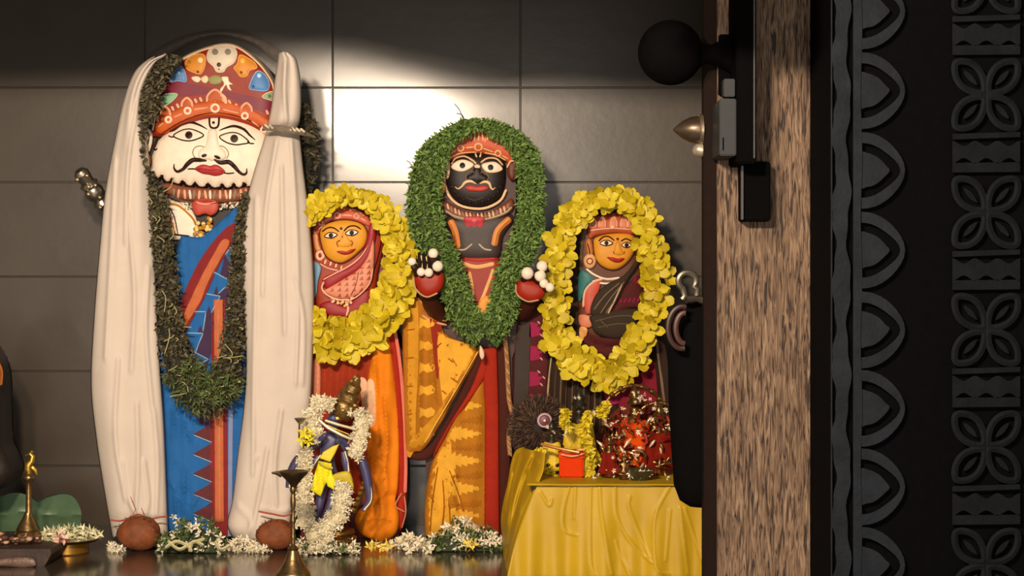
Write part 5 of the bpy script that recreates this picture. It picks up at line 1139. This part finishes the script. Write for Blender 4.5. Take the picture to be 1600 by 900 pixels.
# leaf behind, plate with buds, loose bits
mb = MB(); LF = mat('#587256', .4, var=.15, scale=14, bump=.3, bscale=40)
dlf = lambda V: .012*np.sin(V[:, 0]*.05+.6)+ridges(V[:, 0], V[:, 1], [[(-10, 806), (40, 800), (90, 806), (126, 804)]], 3, .006)+.0015*np.sin(V[:, 0]*.5+V[:, 1]*.4)-(V[:, 1]-770)*.0006
fill(mb, [(-40, 790), (-5, 778), (22, 770), (44, 774), (58, 783), (76, 774), (100, 771), (116, 778), (126, 796), (126, 815), (118, 838), (60, 841), (0, 840), (-40, 838)], LF, 4.05, off=0, disp=dlf, step=6, skirt=.002, back=False)
tag(mb.build('green_leaf', None), 'large broad green leaf leaning behind the plate of white buds', 'leaf')
dp = 3.87; s = dp/F
t = thing('flower_plate', 'round brass plate heaped with white buds beside the bird lamp', 'plate', ((106-800)*s, dp, 0))
mb = MB(); lathe(mb, [(.050, 0), (.052, .003), (.050, .026), (.052, .028)], mat('#8a6420', .4, .7, .2), ((106-800)*s, dp, 0), 32); mb.build('foot', t)
mb = MB(); lathe(mb, [(.048, .028), (.075, .030), (.086, .036), (.088, .038), (.085, .039), (.06, .033), (.01, .032)], mat('#5c4420', .35, .8, .2), ((105-800)*s, dp, 0), 36); mb.build('dish', t)
mb = MB(); A = []; D_ = []
for i in range(330):
    a = RNG.uniform(0, 6.28); r = .084*math.sqrt(RNG.random()); A.append(((105-800)*s+r*math.cos(a), dp+r*math.sin(a), .038+RNG.random()*.030*(1-(r/.095)**2))); D_.append((RNG.normal(0, .8), RNG.normal(0, .5), RNG.uniform(.1, 1.0)))
leafset(mb, np.array(A), np.array(D_), RNG.uniform(.016, .028, 330), RNG.uniform(.005, .008, 330), [mat('#d4cfa4', .6), mat('#e0dcbc', .6), mat('#b8b488', .6)])
vs_ = [((105-800)*s, dp, .055)]+[((105-800)*s+.08*math.cos(a), dp+.08*math.sin(a), .037) for a in np.linspace(0, 6.28, 25)[:-1]]
mb.add(vs_, [(0, 1+i, 1+(i+1) % 24) for i in range(24)], mat('#8a8660', .8))
tag(mb.build('flower_buds', smooth=0), 'pile of long white flower buds on the brass plate', 'flowers', kind='stuff')
mb = MB(); 
for i in range(70):
    x = RNG.uniform(-20, 62); ex = RNG.uniform(3.72, 3.86); ball(mb, ((x-800)/F*ex, ex, zb+.004+RNG.random()*.014), RNG.uniform(.004, .009), mat(['#5a3826', '#4a2c20', '#b08c74', '#6a4c30'][i % 4], .7), sz=.7, n=7)
tag(mb.build('offering_crumbs', smooth=50), 'brown crumbs and petals lying on the dark slab', 'offerings', kind='stuff')
for i, (x, y, lab) in enumerate(((90, 838, 'pink and white petals at the left rim of the brass plate'),)):
    mb = MB(); stars(mb, [W(x+dx, y+dy, 3.77) for dx, dy in ((0, 0), (6, -6), (10, 4), (2, 8))], .012, .018, [mat('#d09a8c', .6), mat('#e0c0b0', .6), mat('#7a2c24', .6)]); tag(mb.build('petals', smooth=0), lab, 'petals')
# dark figure cut off by the left edge
t = thing('dark_statue', 'dark brown statue cut off by the left edge of the photo', 'statue', ((-60-800)*3.9/F, 3.9, 0))
mb = MB(); fill(mb, [(-140, 859), (-140, 560), (-60, 500), (-20, 540), (-2, 580), (1, 640), (3, 690), (12, 712), (19, 732), (17, 748), (6, 762), (-14, 768), (-30, 800), (-40, 859)], mat('#1a100a', .6, bump=.3), 3.9, off=.04, H=.05, R=40, step=12, skirt=.09, back=True); mb.build('body', t)
mb = MB(); stroke(mb, [(-6, 560), (2, 580), (1, 602)], 5, mat('#a05a1c', .5), 3.9, FLAT, .08, .004); o = mb.build('orange_trim', t)

# ---- small altar with a yellow cloth
t = thing('altar_stand', 'low stand hidden under the shiny yellow cloth', 'stand', (.30, 3.75, 0))
mb = MB(); box(mb, .045, .60, 3.59, 3.90, .185, .207, mat('#4a2e1c', .6), .002); mb.build('top', t)
for x in (.065, .575):
    for y in (3.61, 3.87): mb = MB(); box(mb, x-.015, x+.015, y-.015, y+.015, 0, .186, mat('#4a2e1c', .6), .002); mb.build('leg', t)
YC_ = mat('#b08e14', .48, var=.06, scale=12, bump=.15, bscale=60, trans=.06, spec=.35)
mb = MB()
rl = [[(891, 755), (880, 797), (882, 828), (901, 836)], [(899, 762), (897, 810)], [(923, 754), (922, 810), (923, 876), (930, 899)], [(937, 762), (940, 807), (956, 897)], [(961, 759), (963, 804), (984, 845), (1018, 879)], [(984, 776), (984, 797), (1015, 872)],
      [(1047, 759), (1023, 810), (1025, 886), (1046, 897)], [(1047, 797), (1040, 876)], [(1063, 793), (1075, 897)], [(1070, 793), (1098, 880)], [(827, 762), (812, 815), (791, 883)], [(844, 769), (858, 790), (862, 780)], [(962, 845), (968, 865), (985, 900)]]
LA = [(846, 744), (838, 762), (818, 810), (802, 860), (792, 905)]; RA = [(1135, 744), (1135, 905)]
def df(x, y, u):
    v = (y-748)/150
    return .004*np.sin(x*.06+y*.01)*np.clip(v*2, 0, 1)+.005*np.sin(x*.16+1)*np.clip(v, 0, 1)+ridges(x, y, rl, 1.7, .0035)+.02*np.clip(v, 0, 1)
drape(mb, LA, RA, 758, 906, YC_, 3.57, df, 150, 90, topf=lambda u: 1.2*math.sin(u*22))
LB_ = [(818, 698), (806, 704), (799, 722), (793, 756), (786, 788), (783, 815), (786, 850), (784, 880), (778, 905)]
sl = [[(812, 712), (800, 760), (794, 820)], [(830, 712), (812, 750), (800, 800), (793, 850)], [(840, 722), (822, 760), (810, 800)], [(800, 740), (790, 790), (792, 800)]]
def ds(x, y, u): return .30*u+ridges(x, y, sl, 3.5, .02)+.015*np.sin(u*14+y*.02)
drape(mb, LB_, [(852, 700)]+[(850, 730)]+LA, 700, 906, YC_, 3.87, ds, 40, 80, topf=lambda u: -2+10*u)
nx, ny = 60, 24; vs = []
for j in range(ny+1):
    for i in range(nx+1):
        u = i/nx; v = j/ny; y = 3.555+.36*v; x = .035*(1-v)+.03*v+.62*u-.0
        vs.append((x, y, .2105+v*(.003*math.sin(u*30+v*3)+.002*math.sin(v*17))+.05*math.exp(-((u/.09)**2))*v))
mb.add(vs, [(j*(nx+1)+i, j*(nx+1)+i+1, (j+1)*(nx+1)+i+1, (j+1)*(nx+1)+i) for j in range(ny) for i in range(nx)], YC_)
o = mb.build('yellow_altar_cloth', smooth=0, solid=.002); o.data.polygons.foreach_set('use_smooth', [True]*len(o.data.polygons)); tag(o, 'shiny golden yellow cloth draped over the low altar at the right', 'cloth')

TZ = .212
def ty_(d): return 450+(ZC-TZ)/d*F
# feathery dark fan with a peacock eye
t = thing('feather_fan', 'dark bristly round feather fan with a red eye spot, behind the yellow altar', 'fan', W(838, ty_(3.93), 3.93))
mb = MB(); c = Vector(W(842, 666, 3.94)); n = 4200; an = RNG.uniform(0, 2*np.pi, n); rr = RNG.uniform(.1, 1, n)**.6*.080
A = np.stack([c.x+rr*np.cos(an), c.y+RNG.uniform(-.012, .006, n), c.z+rr*np.sin(an)], 1); D_ = np.stack([np.cos(an), -.2*np.ones(n), np.sin(an)], 1)+RNG.normal(0, .15, (n, 3))
leafset(mb, A, D_, RNG.uniform(.010, .022, n), RNG.uniform(.0015, .003, n), [mat('#3a2418', .7), mat('#2c1a10', .7), mat('#5a4028', .7)])
lathe(mb, [(.001, 3.945), (.06, 3.945), (.068, 3.95), (.06, 3.955), (.001, 3.955)], mat('#22140c', .8), (c.x, 0, c.z), 24, 'y')
mb.build('bristles', t)
mb = MB(); tube(mb, [(c.x, c.y, c.z-.05), (c.x, c.y, TZ)], .006, DBRASS, 8); mb.build('handle', t)
mb = MB(); e_ = W(851, 657, 3.90); lathe(mb, [(.001, 0), (.018, 0), (.0195, .003), (.018, .006), (.001, .006)], mat('#a8888c', .5), (e_[0], e_[1], e_[2]), 20, 'y')
lathe(mb, [(.001, -.004), (.012, -.003), (.014, .0), (.001, .002)], mat('#5c0c14', .3), e_, 20, 'y'); ball(mb, (e_[0], e_[1]-.005, e_[2]), .0035, JAS[2], n=8); o = mb.build('eye_spot', t); o['label'] = 'round dark red spot with a pale rim'

def deity(x, d, h, lab, m, dress=None, halo=None, white=True, seat=True):
    """small metal deity: h = height in picture units"""
    s = d/F; X0 = (x-800)*s; H = h*s; zb = TZ
    t = thing('deity_figurine', lab, 'figurine', (X0, d, zb), 'figurines on the altar'); 
    mb = MB(); lathe(mb, [(.20*H, zb), (.21*H, zb+.02*H), (.17*H, zb+.05*H), (.19*H, zb+.08*H), (.16*H, zb+.12*H), (.1*H, zb+.13*H)], m, (X0, d, 0), 20); mb.build('pedestal', t)
    P = lambda a, b_, c_=0: (X0+a*H, d-c_*H, zb+b_*H)
    V = [P(0, .26), P(0, .38), P(0, .52), P(0, .62), P(0, .70), P(0, .76), P(-.1, .56), P(-.2, .46), P(-.17, .58, .1), P(.1, .56), P(.2, .46), P(.17, .58, .1), P(-.12, .24, .04), P(-.22, .20, .12), P(-.02, .17, .18), P(.12, .24, .04), P(.22, .20, .12), P(.04, .17, .2)]
    E = [(0, 1), (1, 2), (2, 3), (3, 4), (4, 5), (2, 6), (6, 7), (7, 8), (2, 9), (9, 10), (10, 11), (0, 12), (12, 13), (13, 14), (0, 15), (15, 16), (16, 17)]
    R = [.10, .075, .10, .045, .075, .06, .045, .035, .03, .045, .035, .03, .07, .055, .04, .07, .055, .04]
    skinbody('body', t, V, E, [r*H for r in R], m, None)
    mb = MB(); lathe(mb, [(.085*H, zb+.78*H), (.09*H, zb+.81*H), (.065*H, zb+.85*H), (.07*H, zb+.88*H), (.04*H, zb+.94*H), (.015*H, zb+.98*H), (.002*H, zb+1.0*H)], m, (X0, d, 0), 16); mb.build('crown', t)
    if dress:
        mb = MB(); fill(mb, [(x-.15*h, ty_(d)-.58*h), (x, ty_(d)-.56*h), (x+.15*h, ty_(d)-.58*h), (x+.2*h, ty_(d)-.3*h), (x+.27*h, ty_(d)-.10*h), (x, ty_(d)-.04*h), (x-.27*h, ty_(d)-.10*h), (x-.2*h, ty_(d)-.3*h)], dress, d, off=.16*H, H=.04*H, R=.08*h, step=max(2, .05*h), skirt=.12*H,
             disp=lambda V_: .02*H*np.sin(V_[:, 0]*30/h)); mb.build('dress', t)
    if halo:
        mb = MB(); n = 26; pts = [P(.36*math.cos(a), .62+.36*math.sin(a), -.12) for a in np.linspace(-.6, math.pi+.6, n)]; tube(mb, pts, .022*H, m, 8)
        for p in pts[1::2]: ball(mb, (p[0], p[1]-.01*H, p[2]), .035*H, m, n=8)
        tube(mb, [P(-.3, .0, -.12), pts[-1]], .02*H, m, 8); tube(mb, [P(.3, .0, -.12), pts[0]], .02*H, m, 8); mb.build('halo_arch', t)
    return t
BR2 = mat('#7c5a34', .32, .85, .35, 70, .4, 120); DKM = mat('#3a3428', .4, .7, .3)
REDC = mat('#6c1408', .8, var=.2, scale=40, bump=.4, spec=.1); ORC = mat('#c44404', .8, var=.08, spec=.1)
YD = mat('#d0b020', .6, var=.12)
deity(862, 3.76, 84, 'small dark figurine in yellow cloth at the left end of the altar', DKM, YD)
deity(905, 3.80, 132, 'taller dark figurine draped with yellow strands behind the orange box', DKM, YD)
deity(992, 3.80, 136, 'largest brass figurine with an arch and orange cloth in the middle of the altar', BR2, ORC, True)
deity(952, 3.70, 66, 'low brass figurine in red at the left front of the red cluster', BR2, REDC)
deity(1030, 3.76, 112, 'brass figurine in red at the right end of the altar', BR2, REDC, True)
deity(975, 3.66, 42, 'tiny brass figurine in front of the orange cloth', BR2, None)
mb = MB(); s = 3.68/F; x0 = (874-800)*s; x1 = (912-800)*s
box(mb, x0, x1, 3.67, 3.71, TZ, TZ+.058, mat('#c03204', .8, var=.05, spec=.1), .004); box(mb, x0-.002, x1+.002, 3.668, 3.712, TZ+.044, TZ+.066, mat('#c43a06', .8, spec=.1), .004)
stroke(mb, [(874, 702), (890, 706), (912, 702)], 3, mat('#e8a888', .5), 3.66, FLAT, .0, .002); stroke(mb, [(876, 710), (894, 713), (912, 709)], 2.4, mat('#e8a888', .5), 3.66, FLAT, .0, .002)
tag(mb.build('orange_box', smooth=30), 'bright orange cloth-wrapped box on the yellow altar', 'box')
mb = MB(); tube(mb, [W(846, 694, 3.68), W(870, 700, 3.66), W(905, 707, 3.65)], .004, mat('#c88850', .35, .6), 8); tag(mb.build('flute', smooth=60), 'thin copper-coloured stick resting on the orange box', 'stick')
for pts, lab in (([(884, 640, 12), (882, 660, 14), (890, 674, 10)], 'short yellow flower strand left of the dark figurine head'), ([(922, 644, 14), (914, 668, 18), (916, 700, 20), (920, 726, 20), (918, 748, 16)], 'longer yellow flower strand hanging right of the dark figurine'), ([(950, 630, 14), (942, 640, 18), (938, 652, 12)], 'yellow flower tucked left of the largest brass figurine'), ([(846, 700, 14), (842, 722, 18), (850, 742, 22), (866, 738, 18)], 'yellow strand at the left end of the altar')):
    mb = MB(); P_ = spl(pts, False, 6); L_ = sum(math.hypot(pts[i+1][0]-pts[i][0], pts[i+1][1]-pts[i][1]) for i in range(len(pts)-1)); n = int(L_*3.4)
    dd_ = 3.70
    C, D_, lat = garland_pts(pts, n, dd_, .014); leafset(mb, C, D_+RNG.normal(0, .6, D_.shape), RNG.uniform(.012, .020, n), RNG.uniform(.008, .013, n), YEL); tubepx(mb, pts, dd_+.012, mat('#8a7414', .7), .3)
    tag(mb.build('flower_strand', smooth=0), lab, 'garland', 'yellow flower strands on the altar')
# red cloth mound behind the brass figures
mb = MB(); dm = 3.86
mound = lambda V_: .010*np.sin(V_[:, 0]*.3+V_[:, 1]*.12)+.008*np.sin(V_[:, 1]*.34-V_[:, 0]*.1)+.005*np.sin(V_[:, 0]*.8)
fill(mb, [(934, ty_(dm)), (936, 690), (944, 664), (956, 648), (980, 634), (1005, 628), (1030, 634), (1046, 650), (1050, 700), (1052, ty_(dm))], mat('#6a1a0a', .8, var=.35, scale=50, bump=.6), dm, off=0, H=.03, R=16, step=4, skirt=.03, disp=mound, back=True)
tag(mb.build('red_cloth', None), 'deep red cloth bunched behind the brass figurines', 'cloth')
rA = random.Random(33)
mb = MB()
spots = [(998, 624, 12, 12), (997, 648, 11, 5), (976, 640, 5, 2), (1020, 628, 5, 6), (1024, 642, 5, 4), (1040, 640, 4, 4), (961, 662, 5, 6), (970, 680, 7, 5), (1005, 680, 8, 4), (1016, 655, 6, 4), (1000, 742, 13, 5), (1046, 668, 3, 3), (1042, 745, 4, 3), (925, 648, 6, 6), (890, 676, 8, 5), (904, 618, 6, 4), (860, 672, 6, 5), (930, 744, 7, 4), (955, 740, 6, 5), (962, 716, 6, 4), (996, 712, 5, 4), (975, 650, 4, 3)]
rows = []
for (x, y, rx, ry) in spots:
    for k in range(max(2, int(rx*ry/14))): rows.append(W(x+rA.uniform(-rx, rx), y+rA.uniform(-ry, ry), 3.64+rA.uniform(0, .03)))
stars(mb, rows, .004, .0075); tag(mb.build('loose_jasmine', smooth=0), 'tiny white flowers strewn over the figurines on the altar', 'flowers', kind='stuff')
mb = MB()
for k in range(170):
    x = rA.uniform(938, 1046); y = rA.uniform(652, 748); c = Vector(W(x, y, 3.70+rA.uniform(0, .08))); a = rA.uniform(0, 6.28); L_ = rA.uniform(.006, .015)
    dx = Vector((math.cos(a), -.2, math.sin(a)))*L_; m = [REDC, BR2, BR2, mat('#d8b898', .4, .3), BR2, mat('#8c1e08', .6), mat('#c8a078', .3, .7)][k % 7]
    tube(mb, [c-dx, c+Vector((0, -.004, .002)), c+dx+Vector((0, 0, rA.uniform(-.006, .006)))], [.002, .0042, .002], m, 6)
tag(mb.build('ornament_cluster', smooth=60), 'tangle of small red and brass ornaments heaped among the figurines', 'ornaments', kind='stuff')
t = thing('metal_bowl', 'small greenish metal bowl of white flowers at the front of the altar', 'bowl', W(1000, ty_(3.64), 3.64)); s = 3.64/F
mb = MB(); X0 = (1000-800)*s; lathe(mb, [(.02, TZ), (.022, TZ+.004), (.03, TZ+.010), (.036, TZ+.022), (.038, TZ+.025), (.034, TZ+.024), (.01, TZ+.012)], mat('#4c4a34', .4, .6, .3), (X0, 3.64, 0), 24); mb.build('bowl', t)
mb = MB(); px_ = [W(1000+rA.uniform(-16, 16), 744+rA.uniform(-6, 2), 3.62) for k in range(12)]; stars(mb, px_, .007, .011); mb.build('flowers_inside', t)
for o in bpy.data.objects:
    if '_w' in o: del o['_w']
